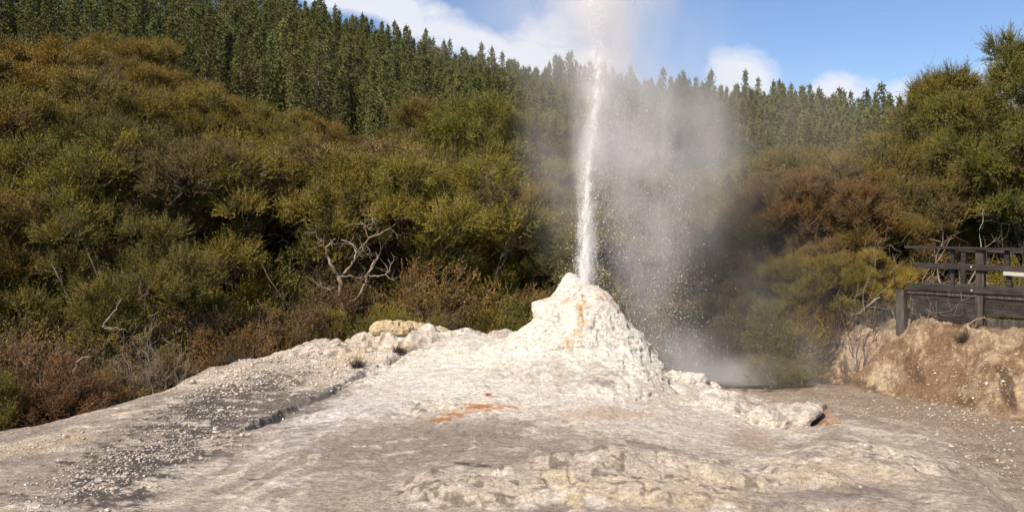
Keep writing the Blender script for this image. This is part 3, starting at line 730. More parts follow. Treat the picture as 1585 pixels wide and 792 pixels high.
    # named individuals
    def put_top(px, Y, topy, k, color):
        x = (px - CXP) / FPX * Y; put(px, Y, EYE + (HZ - topy) / FPX * Y - hz1(x, Y) - .1, k, color)
    put_top(468, 47, 172, 3, C_YELLOW); put_top(1455, 26, 165, 4, C_GREEN)
    put(745, 33, EYE + (HZ - 145) / FPX * 33 - hz1((745 - CXP) / FPX * 33, 33), 7, C_GREEN)
    put(205, 38, EYE + (HZ - 50) / FPX * 38 - hz1((205 - CXP) / FPX * 38, 38), 7, C_GOLD)
    put(30, 27, EYE + (HZ - 60) / FPX * 27 - hz1((30 - CXP) / FPX * 27, 27), 8, C_GOLD)
    put_top(1240, 19.6, 245, 1, C_RUST); put_top(1295, 18.6, 255, 2, C_RUST); put_top(1215, 18.8, 285, 4, C_RUST); put_top(1340, 18.4, 300, 1, C_GOLD); put_top(1150, 18.6, 420, 4, C_OLIVE); put_top(1100, 19.0, 440, 0, C_GREEN); put_top(1240, 17.9, 400, 4, C_OLIVE); put_top(1180, 19.2, 330, 0, C_OLIVE); put_top(1110, 20.2, 330, 3, C_DULL); put_top(1355, 20.5, 265, 4, C_DULL)
    put_top(1372, 16.9, 372, 0, C_YELLOW); put_top(1265, 17.4, 368, 3, C_OLIVE); put_top(1195, 17.6, 440, 1, C_FRESH); put_top(1300, 17.0, 395, 2, C_OLIVE); put_top(1420, 20.5, 250, 3, C_DULL); put_top(1450, 21.5, 205, 1, C_GREEN)
    # the tall trees behind the boardwalk
    big = manuka(360, h=6.6, rad=2.5, pads=60, low=.34, flat=.42, sweep=(-.25, 0, .12), padr=(.4, .75), stems=6, dens=1.15)
    for i, (px, Y, top, col, lab) in enumerate([(1610, 19.5, 62, C_FRESH, 'tallest dark green tree with layered drooping boughs, rising behind the boardwalk'),
            (1512, 22.5, 118, C_GREEN, 'dark green layered tree behind the boardwalk, left of the tallest one')]):
        x = (px - CXP) / FPX * Y; z0 = hz1(x, Y) - .2; h = EYE + (HZ - top) / FPX * Y - z0; s = h / 6.6
        plant('evergreen_tree', big, ('trunk', 'crown'), (x, Y, z0), 1.1 + i * 2, (s * .82, s * .82, s), col, lab, 'tree', None)
build_manuka()

def ridge_y(px): return float(np.interp(px, [-300, 0, 100, 200, 370, 500, 640, 760, 840], [12.2, 12.6, 13.4, 14.3, 16.3, 17.2, 17.5, 17.7, 17.6]))
def build_shrubs():
    g = np.random.default_rng(77)
    pr = [shrub(400 + i, h=1.3, rad=.85, leafy=1.0, spiky=.5 + .2 * (i % 2)) for i in range(3)]
    tw = [shrub(410 + i, h=1.2, rad=.8, leafy=.45, n=110) for i in range(2)]
    def put(px, Y, h, me, col, w=1.):
        x = (px - CXP) / FPX * Y; z0 = hz1(x, Y) - .05; s = h / 1.3
        t = 'twiggy ' if me in tw else 'bushy '
        lab = f"{t}{CNAME[col]} heath shrub beside the terrace edge {place_words(px, 0)}"
        plant('heath_shrub', me, ('stem', 'foliage'), (x, Y, z0), g.uniform(0, 6.28), (s * w, s * w, s), vary(col, g, .16), ' '.join(lab.split()[:16]), 'shrub', 'heath shrubs along the terrace edge ' + place_words(px, 0))
    for k in range(6):
        off = .75 + k * .95; px = -40 + g.uniform(0, 40)
        while px < 850:
            Y = ridge_y(px) + off + g.uniform(-.25, .25); h = g.uniform(1.1, 1.7) * (1 + .12 * k) * (1.12 if px > 430 else 1)
            if k == 0: h *= .7
            if px < 260: cols = [C_BROWN, C_BROWN, C_DULL, C_BROWN, C_GREEN] if k < 3 else [C_OLIVE, C_GREEN, C_GREEN, C_BROWN]
            elif px < 430: cols = [C_BROWN, C_DULL, C_OLIVE] if k < 2 else [C_OLIVE, C_GREEN]
            elif px < 620: cols = [C_BROWN, C_OLIVE, C_GREEN] if k != 1 else [C_BROWN, C_DULL]
            else: cols = [C_GREEN, C_OLIVE, C_GREEN, C_RUST] if k < 4 else [C_OLIVE, C_GREEN]
            col = cols[g.integers(len(cols))]
            me = tw[g.integers(2)] if (g.random() < (.3 if px < 300 and k < 3 else .10)) else pr[g.integers(3)]
            if (470 < px < 610 and k > 2) or (px > 380 and k > 3): px += 30; continue
            if 490 < px < 590 and k in (1, 2): h = max(h, 1.75)
            if Y < 20.5: put(px, Y, h, me, col, g.uniform(.95, 1.25))
            px += g.uniform(.7, 1.1) / Y * FPX
    for (px, Y, h, col) in [(1190, 16.7, .75, C_FRESH), (1230, 16.6, .6, C_FRESH), (1255, 17.0, .9, C_OLIVE), (1150, 17.6, .9, C_DULL), (1110, 18.0, 1.1, C_DULL), (1075, 18.4, 1.3, C_BROWN), (1215, 17.4, 1.3, C_OLIVE),
            (1290, 17.3, 1.0, C_BROWN), (1045, 18.8, 1.4, C_DULL), (1000, 18.8, 1.4, C_BROWN), (950, 19, 1.4, C_DULL), (900, 19.2, 1.5, C_BROWN), (860, 19, 1.5, C_OLIVE), (1140, 18.7, 1.4, C_BROWN), (1180, 18.5, 1.5, C_OLIVE),
            (1350, 18.0, 1.1, C_DULL), (1400, 19.5, .9, C_OLIVE), (1450, 19.3, .9, C_BROWN), (1500, 19.8, .8, C_OLIVE), (1550, 19.6, 1.1, C_BROWN), (1600, 18.5, 1.2, C_OLIVE), (1470, 21, 1.4, C_DULL), (1530, 21.5, 1.5, C_DULL), (1590, 21, 1.5, C_BROWN), (1410, 21, 1.6, C_DULL)]:
        put(px, Y, h, pr[g.integers(3)] if g.random() < .7 else tw[g.integers(2)], col, 1.1)
build_shrubs()

def build_pines():
    g = np.random.default_rng(5)
    full = [pine(500 + i, rad=2.15 + .15 * i, low=.06, ragged=.22 + .05 * i) for i in range(4)]
    bare = [pine(510 + i, rad=1.9, low=.36, ragged=.3) for i in range(2)]
    T = []
    y = 84.
    while y < 176:
        x0 = -.70 * y; x = x0 + g.uniform(0, 3)
        while x < .70 * y:
            xx = x + g.uniform(-.9, .9); yy = y + g.uniform(-1, 1); x += 2.25
            T.append((xx, yy))
        y += 2.6
    T = np.array(T); z = height(T[:, 0], T[:, 1]); px, _ = project(T[:, 0], T[:, 1], z)
    keep = (px > -60) & (px < 1650) & ~((px > 980) & (T[:, 1] < 98)); T, z, px = T[keep], z[keep], px[keep]
    n = len(T); h = g.normal(15.0, 1.15, n) * np.where(g.random(n) < .08, 1.09, 1)
    # how much of each shows: front-to-back column buffer
    buf = np.interp(np.arange(-80, 1680), LINE[:, 0], LINE[:, 1]); order = np.argsort(T[:, 1]); area = np.zeros(n)
    for i in order:
        Y = T[i, 1]; w = 1.5 / Y * FPX; top = HZ - (z[i] + h[i] - EYE) / Y * FPX; a = int(px[i] - w + 80); b = int(px[i] + w + 80)
        a, b = max(a, 0), min(b, len(buf)); 
        if b <= a: continue
        cols = np.arange(a, b); t = np.abs((cols - 80 - px[i]) / w); ty = top + t * (HZ - top) * .0 + t * 9.0 / Y * FPX
        vis = np.maximum(buf[a:b] - ty, 0); vis = np.minimum(vis, np.maximum(buf[a:b], 0)); area[i] = vis.sum(); buf[a:b] = np.minimum(buf[a:b], ty)
    vis = area > 4
    rank = np.argsort(-area); indiv = [i for i in rank[:300] if vis[i]]; rest = [i for i in rank[300:] if vis[i]]
    def pick(i):
        if px[i] > 980 and T[i, 1] < 116: return 4 + int(g.integers(2))
        return int(g.integers(4))
    P6 = full + bare
    for i in indiv:
        Y = T[i, 1]; s = h[i] / 16; topy = HZ - (z[i] + h[i] - EYE) / Y * FPX
        k = pick(i); sky = Y > 160
        look = ('tall ' if h[i] > 17 else 'short ' if h[i] < 14 else '') + ('bare trunked ' if k > 3 else 'dark green ')
        lab = f"{look}plantation pine {'on the skyline' if sky else ('in the front row' if Y < 100 or (k > 3) else 'on the hillside')} {place_words(px[i], 0)}"
        plant('pine_tree', P6[k], ('trunk', 'crown'), (T[i, 0], Y, z[i]), g.uniform(0, 6.28), (s * 1.0, s * 1.0, s), vary(C_PINE, g, .16), ' '.join(lab.split()[:16]), 'tree', 'plantation pines ' + place_words(px[i], 0))
    # the pines past the first 300: one mass
    groups = {}
    for i in rest: groups.setdefault(pick(i), []).append(i)
    pts = []; 
    src = []
    for k, (tm, cm) in enumerate(P6):
        V = []; 
        nv = len(cm.vertices); a = np.empty(nv * 3, np.float32); cm.vertices.foreach_get('co', a)
        nt = len(tm.vertices); b = np.empty(nt * 3, np.float32); tm.vertices.foreach_get('co', b)
        f1 = np.arange(nv).reshape(-1, 3); m1 = np.empty(len(cm.polygons), np.int32); cm.polygons.foreach_get('material_index', m1)
        li = np.empty(len(tm.loops), np.int32); tm.loops.foreach_get('vertex_index', li)
        f2 = li.reshape(-1, 3) + nv
        me = mesh_np('pine_source', np.concatenate([a, b]).reshape(-1, 3), np.vstack([f1, f2]), [M_PINE, M_TWIG, M_PBARK], np.concatenate([m1, np.full(len(f2), 2)]))
        so = bpy.data.objects.new('pine_source', me); so.color = (*C_PINE, 1); src.append(so)
    V = np.array([(T[i, 0], T[i, 1], z[i]) for i in rest]); me = bpy.data.meshes.new('pine_forest'); me.from_pydata([tuple(v) for v in V], [], [])
    at = me.attributes.new('kindex', 'INT', 'POINT'); at.data.foreach_set('value', np.array([pick(i) for i in rest], np.int32))
    at = me.attributes.new('size', 'FLOAT', 'POINT'); at.data.foreach_set('value', np.array([h[i] / 16 for i in rest], np.float32))
    at = me.attributes.new('turn', 'FLOAT', 'POINT'); at.data.foreach_set('value', g.uniform(0, 6.28, len(rest)).astype(np.float32))
    o = obj('pine_forest', me); o.color = (*C_PINE, 1)
    ng = bpy.data.node_groups.new('forest', 'GeometryNodeTree'); ng.interface.new_socket('Geometry', in_out='INPUT', socket_type='NodeSocketGeometry'); ng.interface.new_socket('Geometry', in_out='OUTPUT', socket_type='NodeSocketGeometry')
    N = ng.nodes; L = ng.links; gi = N.new('NodeGroupInput'); go = N.new('NodeGroupOutput'); iop = N.new('GeometryNodeInstanceOnPoints'); g2i = N.new('GeometryNodeGeometryToInstance')
    for so in reversed(src):
        oi = N.new('GeometryNodeObjectInfo'); oi.inputs[0].default_value = so; oi.inputs['As Instance'].default_value = True; L.new(oi.outputs['Geometry'], g2i.inputs[0])
    def attr(nm, ty):
        n_ = N.new('GeometryNodeInputNamedAttribute'); n_.data_type = ty; n_.inputs[0].default_value = nm; return n_.outputs[0]
    L.new(gi.outputs[0], iop.inputs['Points']); L.new(g2i.outputs[0], iop.inputs['Instance']); iop.inputs['Pick Instance'].default_value = True
    L.new(attr('kindex', 'INT'), iop.inputs['Instance Index'])
    cx = N.new('ShaderNodeCombineXYZ'); L.new(attr('turn', 'FLOAT'), cx.inputs[2]); L.new(cx.outputs[0], iop.inputs['Rotation'])
    cs = N.new('ShaderNodeCombineXYZ'); a_ = attr('size', 'FLOAT'); [L.new(a_, cs.inputs[q]) for q in range(3)]; L.new(cs.outputs[0], iop.inputs['Scale'])
    L.new(iop.outputs[0], go.inputs[0])
    md = o.modifiers.new('forest', 'NODES'); md.node_group = ng
    tag(o, 'the rest of the dark green pine plantation covering the hill', 'forest', kind='stuff')
    print('PINES', len(indiv), len(rest))
build_pines()
print('OBJ', len(bpy.data.objects))

# ------------------------------------------------------------------ bleached dead tree and bare twiggy stems
def px_tube(mb, pts, Y, r0, r1, g, wob=.02, k=7):
    """a limb through the points (px, py, offset in depth)"""
    P3 = [np.array(P(p[0], p[1], Y + (p[2] if len(p) > 2 else 0))) for p in pts]
    out = []; 
    for a, b in zip(P3[:-1], P3[1:]):
        m = 3
        for i in range(m): out.append(a + (b - a) * i / m + g.normal(size=3) * wob * (i > 0))
    out.append(P3[-1]); n = len(out)
    mb.tube(out, [r0 + (r1 - r0) * i / (n - 1) for i in range(n)], k); return out
def twigs(mb, p, d, L, r, depth, g, up=.15):
    n = 5; pts = [np.array(p, float)]; d = np.array(d, float); d /= np.linalg.norm(d)
    for i in range(n):
        d = d + g.normal(size=3) * .22 + np.array([0, 0, up * .3]); d /= np.linalg.norm(d); pts.append(pts[-1] + d * L / n)
    mb.tube(pts, [r * (1 - .75 * i / n) for i in range(n + 1)], 5 if r > .008 else 4)
    if depth > 0:
        for k in range(g.integers(2, 5)):
            i = int(g.integers(1, n + 1)); q = d + g.normal(size=3) * .75
            twigs(mb, pts[i], q, L * g.uniform(.45, .75), max(r * .5, .003), depth - 1, g, up)
def build_dead_tree():
    g = np.random.default_rng(9); Y = 18.9
    e = empty('dead_tree', (P(531, 478, Y)[0], Y, hz1(P(531, 478, Y)[0], Y)))
    base = np.array(e.location)
    def part(name, mb): 
        mb.V = [v - base for v in mb.V]; return obj(name, mb.mesh(name, [M_DEAD], jit=.006), e)
    mb = MB(); px_tube(mb, [(534, 520, 0), (530, 478, 0), (527, 455, 0), (529, 440, -.1), (525, 428, -.1)], Y, .062, .045, g)
    A = px_tube(mb, [(525, 430, -.1), (515, 412, -.2), (507, 396, -.2), (505, 385, -.3), (511, 376, -.3), (520, 370, -.35)], Y, .042, .010, g)
    part('trunk', mb)
    lim = [[(531, 424, 0), (540, 414, .1), (549, 402, .15), (549, 386, .2), (541, 376, .2), (528, 372, .2)],
           [(533, 474, 0), (546, 466, -.1), (556, 458, -.2), (564, 440, -.2), (570, 422, -.1), (577, 408, 0), (586, 395, .1)],
           [(571, 426, -.1), (585, 428, -.2), (597, 425, -.2), (604, 418, -.2), (604, 408, -.2), (600, 402, -.2)],
           [(562, 386, .4), (571, 368, .4), (590, 361, .4), (604, 353, .4), (613, 346, .4)], [(571, 368, .4), (563, 352, .4), (560, 345, .4)], [(571, 355, .4), (576, 340, .4), (578, 330, .4)],
           [(528, 470, 0), (517, 456, -.1), (505, 445, -.1), (497, 439, -.1), (490, 441, -.1)], [(526, 428, -.1), (540, 426, -.2), (555, 430, -.2), (566, 432, -.2)],
           [(505, 390, -.2), (500, 378, -.3), (497, 368, -.3)], [(549, 396, .2), (560, 380, .3), (566, 384, .4)]]
    rr = [.032, .045, .02, .022, .013, .013, .014, .014, .012, .012]
    for pts, r in zip(lim, rr):
        mb = MB(); o = px_tube(mb, pts, Y, r, r * .3, g)
        for k in range(4):
            i = int(g.integers(len(o) // 3, len(o))); twigs(mb, o[i], g.normal(size=3) + [0, 0, .4], g.uniform(.2, .5), .009, 1, g)
        part('branch', mb)
    tag(e, 'bleached leafless dead tree with crooked pale limbs in a dark gap of the thicket', 'dead tree')
build_dead_tree()
def bare_shrub(name, px, py, Y, label, n=7, L=1.5, r=.02, lean=(0, 0, 1), spread=.45, depth=3, seed=0, m=None, cat='bare shrub', group=None):
    g = np.random.default_rng(seed); x, _, _ = P(px, py, Y); z = hz1(x, Y) - .05; mb = MB()
    e = empty(name, (x, Y, z))
    for i in range(n):
        mb = MB(); p = g.normal(size=3) * [.12, .12, 0]; d = np.array(lean) + g.normal(size=3) * spread
        d[2] = abs(d[2]) if lean[2] > 0 else d[2]; twigs(mb, p, d, L * g.uniform(.6, 1.1), r * g.uniform(.6, 1.1), depth, g)
        obj('stem', mb.mesh('stem', [m or M_TWIG]), e)
    tag(e, label, cat, group); return e
M_PALE = bark('pale_twig', (.17, .13, .10), (.34, .28, .22), 6)
bare_shrub('bare_shrub', 1330, 500, 16.4, 'bare brown multi stemmed shrub hanging over the left end of the bank', n=5, L=1.3, seed=1, spread=.35)
bare_shrub('bare_shrub', 1300, 560, 16.9, 'thin bare grey stems standing left of the bank foot', n=6, L=1.8, r=.014, seed=2, spread=.3, m=M_PALE)
bare_shrub('bare_shrub', 1355, 480, 16.6, 'bare pale twigs leaning left beside the boardwalk end', n=3, L=1.1, r=.014, seed=3, lean=(.5, 0, .8), spread=.35, m=M_PALE)
bare_shrub('bare_shrub', 1457, 400, 18.2, 'pale leafless tree with a thick pale stem behind the boardwalk rail', n=4, L=1.5, r=.05, seed=4, spread=.38, m=M_DEAD, cat='bare tree')
bare_shrub('bare_shrub', 1425, 400, 17.8, 'cluster of thin pale trunks seen through the boardwalk rail', n=5, L=1.1, r=.03, seed=14, spread=.22, m=M_DEAD, cat='bare tree')
bare_shrub('bare_shrub', 1575, 400, 18.6, 'reddish grey leafless bush behind the boardwalk\'s right end', n=10, L=1.4, r=.02, seed=5, spread=.5)
bare_shrub('bare_shrub', 225, 605, 14.9, 'low grey tangle of bare twigs on the left edge of the terrace', n=16, L=.8, r=.012, seed=6, spread=.75, m=M_PALE)
bare_shrub('bare_shrub', 255, 590, 15.3, 'low grey leafless bush leaning over the terrace edge', n=14, L=.8, r=.011, seed=7, spread=.8, m=M_PALE)
bare_shrub('bare_shrub', 505, 350, 20.4, 'reddish grey leafless crown above the bleached dead tree', n=9, L=2.5, r=.02, seed=8, spread=.25, depth=4)
bare_shrub('bare_tree', 1330, 300, 62, 'thin grey leafless tree standing in front of the pines, above the rusty manuka', n=1, L=10.5, r=.11, seed=21, spread=.02, depth=3, m=M_PALE, cat='bare tree')
bare_shrub('bare_shrub', 640, 500, 18.6, 'small tangle of bare twigs behind the yellow crust ridge', n=8, L=.9, r=.012, seed=15, spread=.6, m=M_PALE)
bare_shrub('bare_shrub', 1105, 570, 17.4, 'dim bare twigs in the steam right of the cone', n=9, L=.9, r=.012, seed=16, spread=.7)
def branch_log(pts, Y, r, label, m=M_DEAD, seed=0, tw=3):
    g = np.random.default_rng(seed); mb = MB(); o = px_tube(mb, pts, Y, r, r * .3, g, .012)
    for k in range(tw): twigs(mb, o[int(g.integers(2, len(o)))], g.normal(size=3) + [0, 0, .3], .25, r * .4, 1, g)
    tag(obj('fallen_branch', mb.mesh('fallen_branch', [m])), label, 'branch')
branch_log([(114, 577), (118, 562), (128, 553), (140, 551)], 13.9, .022, 'pale curved broken branch sticking out of the brown shrubs at far left', tw=1)
branch_log([(160, 506), (166, 495), (178, 480), (181, 476)], 14.9, .022, 'pale slanting stick in the shrubs above the curved pale branch', tw=2, seed=3)
branch_log([(162, 508), (180, 506), (197, 512)], 14.9, .014, 'thin pale stick lying flat under the slanting stick', tw=2, seed=4)
branch_log([(1500, 502), (1510, 495), (1522, 491), (1532, 494), (1538, 500)], 14.75, .016, 'weathered grey driftwood twig lying against the boardwalk post', M_PALE, 5, 2)
branch_log([(1362, 460), (1345, 472), (1330, 484), (1318, 490)], 16.1, .014, 'thin pale twig reaching left from the boardwalk end post', M_PALE, 6, 2)

# ------------------------------------------------------------------ boardwalk
def box(mb, a, b, w, h, up=(0, 0, 1), chop=0):
    """a plank from a to b, w wide (sideways) and h high"""
    a = Vector(a); b = Vector(b); d = (b - a).normalized(); s = d.cross(Vector(up)).normalized() * w / 2; u = s.normalized().cross(d) * h / 2
    g = rng; n = max(2, int((b - a).length / .25)); V = []; F = []; k = 8; c = .12
    prof = [(-1 + c, -1), (1 - c, -1), (1, -1 + c), (1, 1 - c), (1 - c, 1), (-1 + c, 1), (-1, 1 - c), (-1, -1 + c)]
    for i in range(n + 1):
        p = a + (b - a) * i / n + Vector(g.normal(size=3) * .0025)
        for (x, y) in prof: V.append(p + s * x + u * y)
    for i in range(n):
        for j in range(k): F.append((i * k + j, (i + 1) * k + j, (i + 1) * k + (j + 1) % k, i * k + (j + 1) % k))
    for base, fl in ((0, 1), (n * k, 0)):
        c0 = len(V); V.append(a if fl else b)
        for j in range(k): 
            q = (base + j, base + (j + 1) % k); F.append((q[0], q[1], c0, c0) if fl else (q[1], q[0], c0, c0))
    mb.add(V, F)
def build_boardwalk():
    A = np.array([P(1404, 0, 16.0)[0], 16.0]); B = np.array([P(1585, 0, 14.6)[0], 14.6]); u = (B - A); L0 = np.linalg.norm(u); u /= L0; nrm = np.array([-u[1], u[0]])   # nrm points away from camera
    E = A + u * 5.2
    def q(s, off, z): p = A + u * s + nrm * off; return (p[0], p[1], z)
    base = (A[0], A[1], 1.2)
    e = empty('boardwalk', base); inv = -np.array(base)
    def part(name, mb, m=M_TIMBER): 
        mb.V = [v + inv for v in mb.V]; return obj(name, mb.mesh(name, [m], smooth=False), e)
    Lt = 5.2; W_ = 1.5
    def s_at(px):      # distance along the near edge where the line of sight at px crosses it
        t = (px - CXP) / FPX; return (t * A[1] - A[0]) / (u[0] - t * u[1])
    mb = MB(); box(mb, q(-.02, -.0, 2.63), q(Lt, 0, 2.60), .14, .045); part('top_rail', mb)
    mb = MB(); box(mb, q(s_at(1418), -.045, 2.31), q(Lt, -.045, 2.27), .04, .095); part('middle_rail', mb)
    mb = MB(); box(mb, q(.02, -.05, 1.925), q(Lt, -.05, 1.885), .045, .12); part('lower_rail', mb)
    mb = MB(); box(mb, q(0, -.02, 1.83), q(Lt, -.02, 1.79), .05, .07); part('deck_joist', mb, M_TIMBER2)
    mb = MB(); box(mb, q(0, .01, 1.735), q(Lt, .01, 1.695), .05, .11); part('side_board', mb)
    mb = MB(); box(mb, q(.08, -.03, 1.52), q(s_at(1518), -.03, 1.49), .05, .34); part('side_board', mb)
    mb = MB(); box(mb, q(.08, -.02, 1.26), q(s_at(1518), -.02, 1.25), .05, .17); part('side_board', mb)
    mb = MB(); box(mb, q(s_at(1524), -.02, 1.58), q(Lt, -.02, 1.54), .05, .17); part('side_board', mb)
    mb = MB(); box(mb, q(s_at(1524), -.05, 1.37), q(Lt, -.05, 1.32), .06, .17); part('side_board', mb, M_TIMBER2)
    for k in range(36):      # deck boards
        s = .05 + k * .145
        if s > Lt: break
        mb = MB(); box(mb, q(s, -.02, 1.885), q(s, W_ + .02, 1.90), .135, .03); part('deck_board', mb, M_TIMBER2)
    def post(px, off, z0, z1, w, m=M_TIMBER, lean=0):
        s = s_at(px) if off < 1 else s_at(px) + .12
        mb = MB(); a = q(s, off, z0); b = q(s + lean, off, z1); box(mb, a, b, w, w, up=(u[0], u[1], 0)); return part('post', mb, m)
    post(1473, .05, 1.8, 2.60, .06); post(1516, .06, 1.0, 2.60, .13, M_TIMBER2); post(1620, .06, 1.0, 2.60, .13, M_TIMBER2)
    mb = MB(); box(mb, q(s_at(1520), -.1, .95), q(s_at(1520), -.1, 1.82), .12, .12, up=(u[0], u[1], 0)); part('post', mb, M_TIMBER2)
    mb = MB(); box(mb, q(-.06, -.09, 1.0), q(-.06, -.09, 1.86), .15, .15, up=(u[0], u[1], 0)); part('post', mb, M_TIMBER2)
    for px in (1440, 1545, 1650):
        s = s_at(px); mb = MB(); box(mb, q(s, W_, 1.6), q(s + .02, W_, 2.52), .09, .09, up=(u[0], u[1], 0)); part('post', mb)
    mb = MB(); box(mb, q(s_at(1563), .04, 1.85), q(s_at(1563) - .06, .04, 2.6), .07, .07, up=(u[0], u[1], 0)); part('post', mb)
    mb = MB(); box(mb, q(0.3, W_, 2.54), q(Lt, W_, 2.52), .12, .045); part('top_rail', mb)
    # bolt heads
    for (px, z, off) in ((1506, 2.305, -.07), (1507, 1.905, -.078)):
        mb = MB(); s = s_at(px); a = q(s, off, z); 
        mb.tube([a, q(s, off - .02, z), q(s, off - .022, z)], [.015, .015, .008], 10); part('bolt', mb, M_BOLT)
    tag(e, 'black timber boardwalk with open railing on top of the brown bank', 'boardwalk')
    s = s_at(1556); sg = empty('rail_sign', q(s, -.09, 2.22)); mb = MB(); box(mb, q(s, -.075, 2.215), q(s + .55, -.075, 2.205), .012, .062)
    mb.V = [v - np.array(sg.location) for v in mb.V]; obj('panel', mb.mesh('panel', [M_SIGN], smooth=False), sg)
    tag(sg, 'narrow blank white strip fixed under the middle rail of the boardwalk', 'sign')
M_BOLT, _nt, _b = mat('bolt_metal', .5, .5); _b.inputs['Base Color'].default_value = (.45, .43, .40, 1)
M_SIGN, _nt, _b = mat('sign_white', .5, .4); _b.inputs['Base Color'].default_value = (.42, .41, .38, 1)
build_boardwalk()

# ------------------------------------------------------------------ loose stones, boulder, dry tufts
def stone_proto(g):
    V = np.array([(1,0,0),(-1,0,0),(0,1,0),(0,-1,0),(0,0,1),(0,0,-1)], float)
    F = np.array([(0,2,4),(2,1,4),(1,3,4),(3,0,4),(2,0,5),(1,2,5),(3,1,5),(0,3,5)]); 
    # one subdivision
    E = {}; V = list(V); F2 = []
    def mid(a, b):
        k = (min(a, b), max(a, b))
        if k not in E: v = V[a] + V[b]; V.append(v / np.linalg.norm(v)); E[k] = len(V) - 1
        return E[k]
    for a, b, c in F: ab, bc, ca = mid(a, b), mid(b, c), mid(c, a); F2 += [(a, ab, ca), (ab, b, bc), (ca, bc, c), (ab, bc, ca)]
    return np.array(V), np.array(F2)
def gravel_mat():
    m, nt, b = mat('pale_stone', .85, .2); p = npos(nt)
    n = nramp(nt, nnoise(nt, p, 23, 2), .35, .65); n2 = nramp(nt, nnoise(nt, p, 3.1, 2), .4, .6)
    nt.links.new(nmix(nt, n, nmix(nt, n2, (.24, .20, .17), (.38, .31, .22)), (.58, .53, .46)), b.inputs['Base Color']); return m
M_STONE = gravel_mat()
def build_gravel():
    g = np.random.default_rng(12); SV, SF = stone_proto(g); V = []; F = []; pts = []
    fields = [(330, 640, 160, 42, -27, 1500, .016, 13.2), (220, 705, 140, 34, -25, 1500, .016, 11.4), (350, 595, 70, 18, -15, 900, .020, 15.0), (500, 585, 110, 20, -8, 1500, .018, 15.3), (440, 570, 120, 12, -8, 1000, .018, 15.8),
              (70, 690, 80, 14, -10, 700, .012, 12.0), (120, 760, 100, 22, 0, 300, .016, 9.8), (600, 560, 60, 12, -5, 250, .016, 16), (1400, 635, 200, 26, 8, 900, .013, 13.6), (1530, 700, 90, 50, 20, 420, .014, 11.5),
              (1480, 600, 150, 60, 15, 420, .018, 14.2), (1250, 700, 120, 60, 10, 160, .011, 11.5), (800, 700, 300, 80, 0, 110, .010, 10.5), (640, 620, 160, 40, -10, 120, .012, 13.5), (1150, 640, 70, 20, 20, 250, .014, 13.8)]
    for (cx, cy, rx, ry, rot, n, s, Y) in fields:
        a = math.radians(rot); q = g.normal(size=(n, 2)) * [rx * .62, ry * .66]
        px = cx + q[:, 0] * math.cos(a) - q[:, 1] * math.sin(a); py = cy + q[:, 0] * math.sin(a) + q[:, 1] * math.cos(a)
        for it in range(1):
            # march each sight line to the ground once to spread the stones evenly over the field
            t = np.linspace(7.5, 18.5, 56); X = (px[:, None] - CXP) / FPX * t; Z = EYE + (HZ - py[:, None]) / FPX * t
            H = height(X.ravel(), np.broadcast_to(t, X.shape).ravel()).reshape(X.shape); under = (Z < H); k = under.argmax(1); ok = under.any(1)
            yy = t[k] + g.uniform(-.1, .1, n)
            for i in np.where(ok)[0]: pts.append(((px[i] - CXP) / FPX * yy[i], yy[i], s * .52 * g.lognormal(0, .5)))
    pts = np.array(pts); z = height(pts[:, 0], pts[:, 1]); n = len(pts)
    keep = np.hypot(pts[:, 0], pts[:, 1] - 15) > 1.3
    pts, z = pts[keep], z[keep]; n = len(pts)
    sc = g.uniform(.6, 1.2, (n, 1, 3)) * [1.1, 1, .75]; th = g.uniform(0, 6.28, n); c_, s_ = np.cos(th), np.sin(th)
    S = SV[None] * sc * pts[:, 2][:, None, None] * (1 + .18 * g.normal(size=(n, len(SV), 1)))
    X = S[..., 0] * c_[:, None] - S[..., 1] * s_[:, None] + pts[:, 0][:, None]; Yv = S[..., 0] * s_[:, None] + S[..., 1] * c_[:, None] + pts[:, 1][:, None]
    Zv = S[..., 2] + z[:, None] + pts[:, 2][:, None] * .3
    V = np.stack([X, Yv, Zv], -1).reshape(-1, 3); F = (SF[None] + (np.arange(n) * len(SV))[:, None, None]).reshape(-1, 3)
    tag(obj('gravel', mesh_np('gravel', V, F, [M_STONE])), 'pale loose stones scattered over the grey terrace and the bank', 'gravel', kind='stuff')
build_gravel()

def lump(name, c, r, mats, seed, sub=120, amp=.18, flat=0, cut=None):
    th = np.linspace(0, 2 * math.pi, sub * 2, endpoint=False); ph = np.linspace(.02, math.pi - .02, sub); T, Ph = np.meshgrid(th, ph)
    n = np.stack([np.sin(Ph) * np.cos(T), np.sin(Ph) * np.sin(T), np.cos(Ph)], -1)
    p = np.sign(n) * np.abs(n) ** .8 * np.array(r)
    w = p + np.array([seed * 3.1, 0, 0]); d = amp * fbm(w[..., 0] * 2.2, w[..., 1] * 2.2, w[..., 2] * 3.5, o=4, seed=seed) + amp * .28 * ridge(w[..., 0] * 9, w[..., 1] * 9, w[..., 2] * 6, o=3, seed=seed + 3)
    if cut is not None: d = d + cut(p)
    p = p + n * d[..., None]; V = p.reshape(-1, 3); na = sub * 2
    i = np.arange(sub - 1)[:, None]; j = np.arange(na)[None]; j2 = (j + 1) % na
    F = np.stack([i * na + j, (i + 1) * na + j, (i + 1) * na + j2, i * na + j2], -1).reshape(-1, 4)
    return V, F
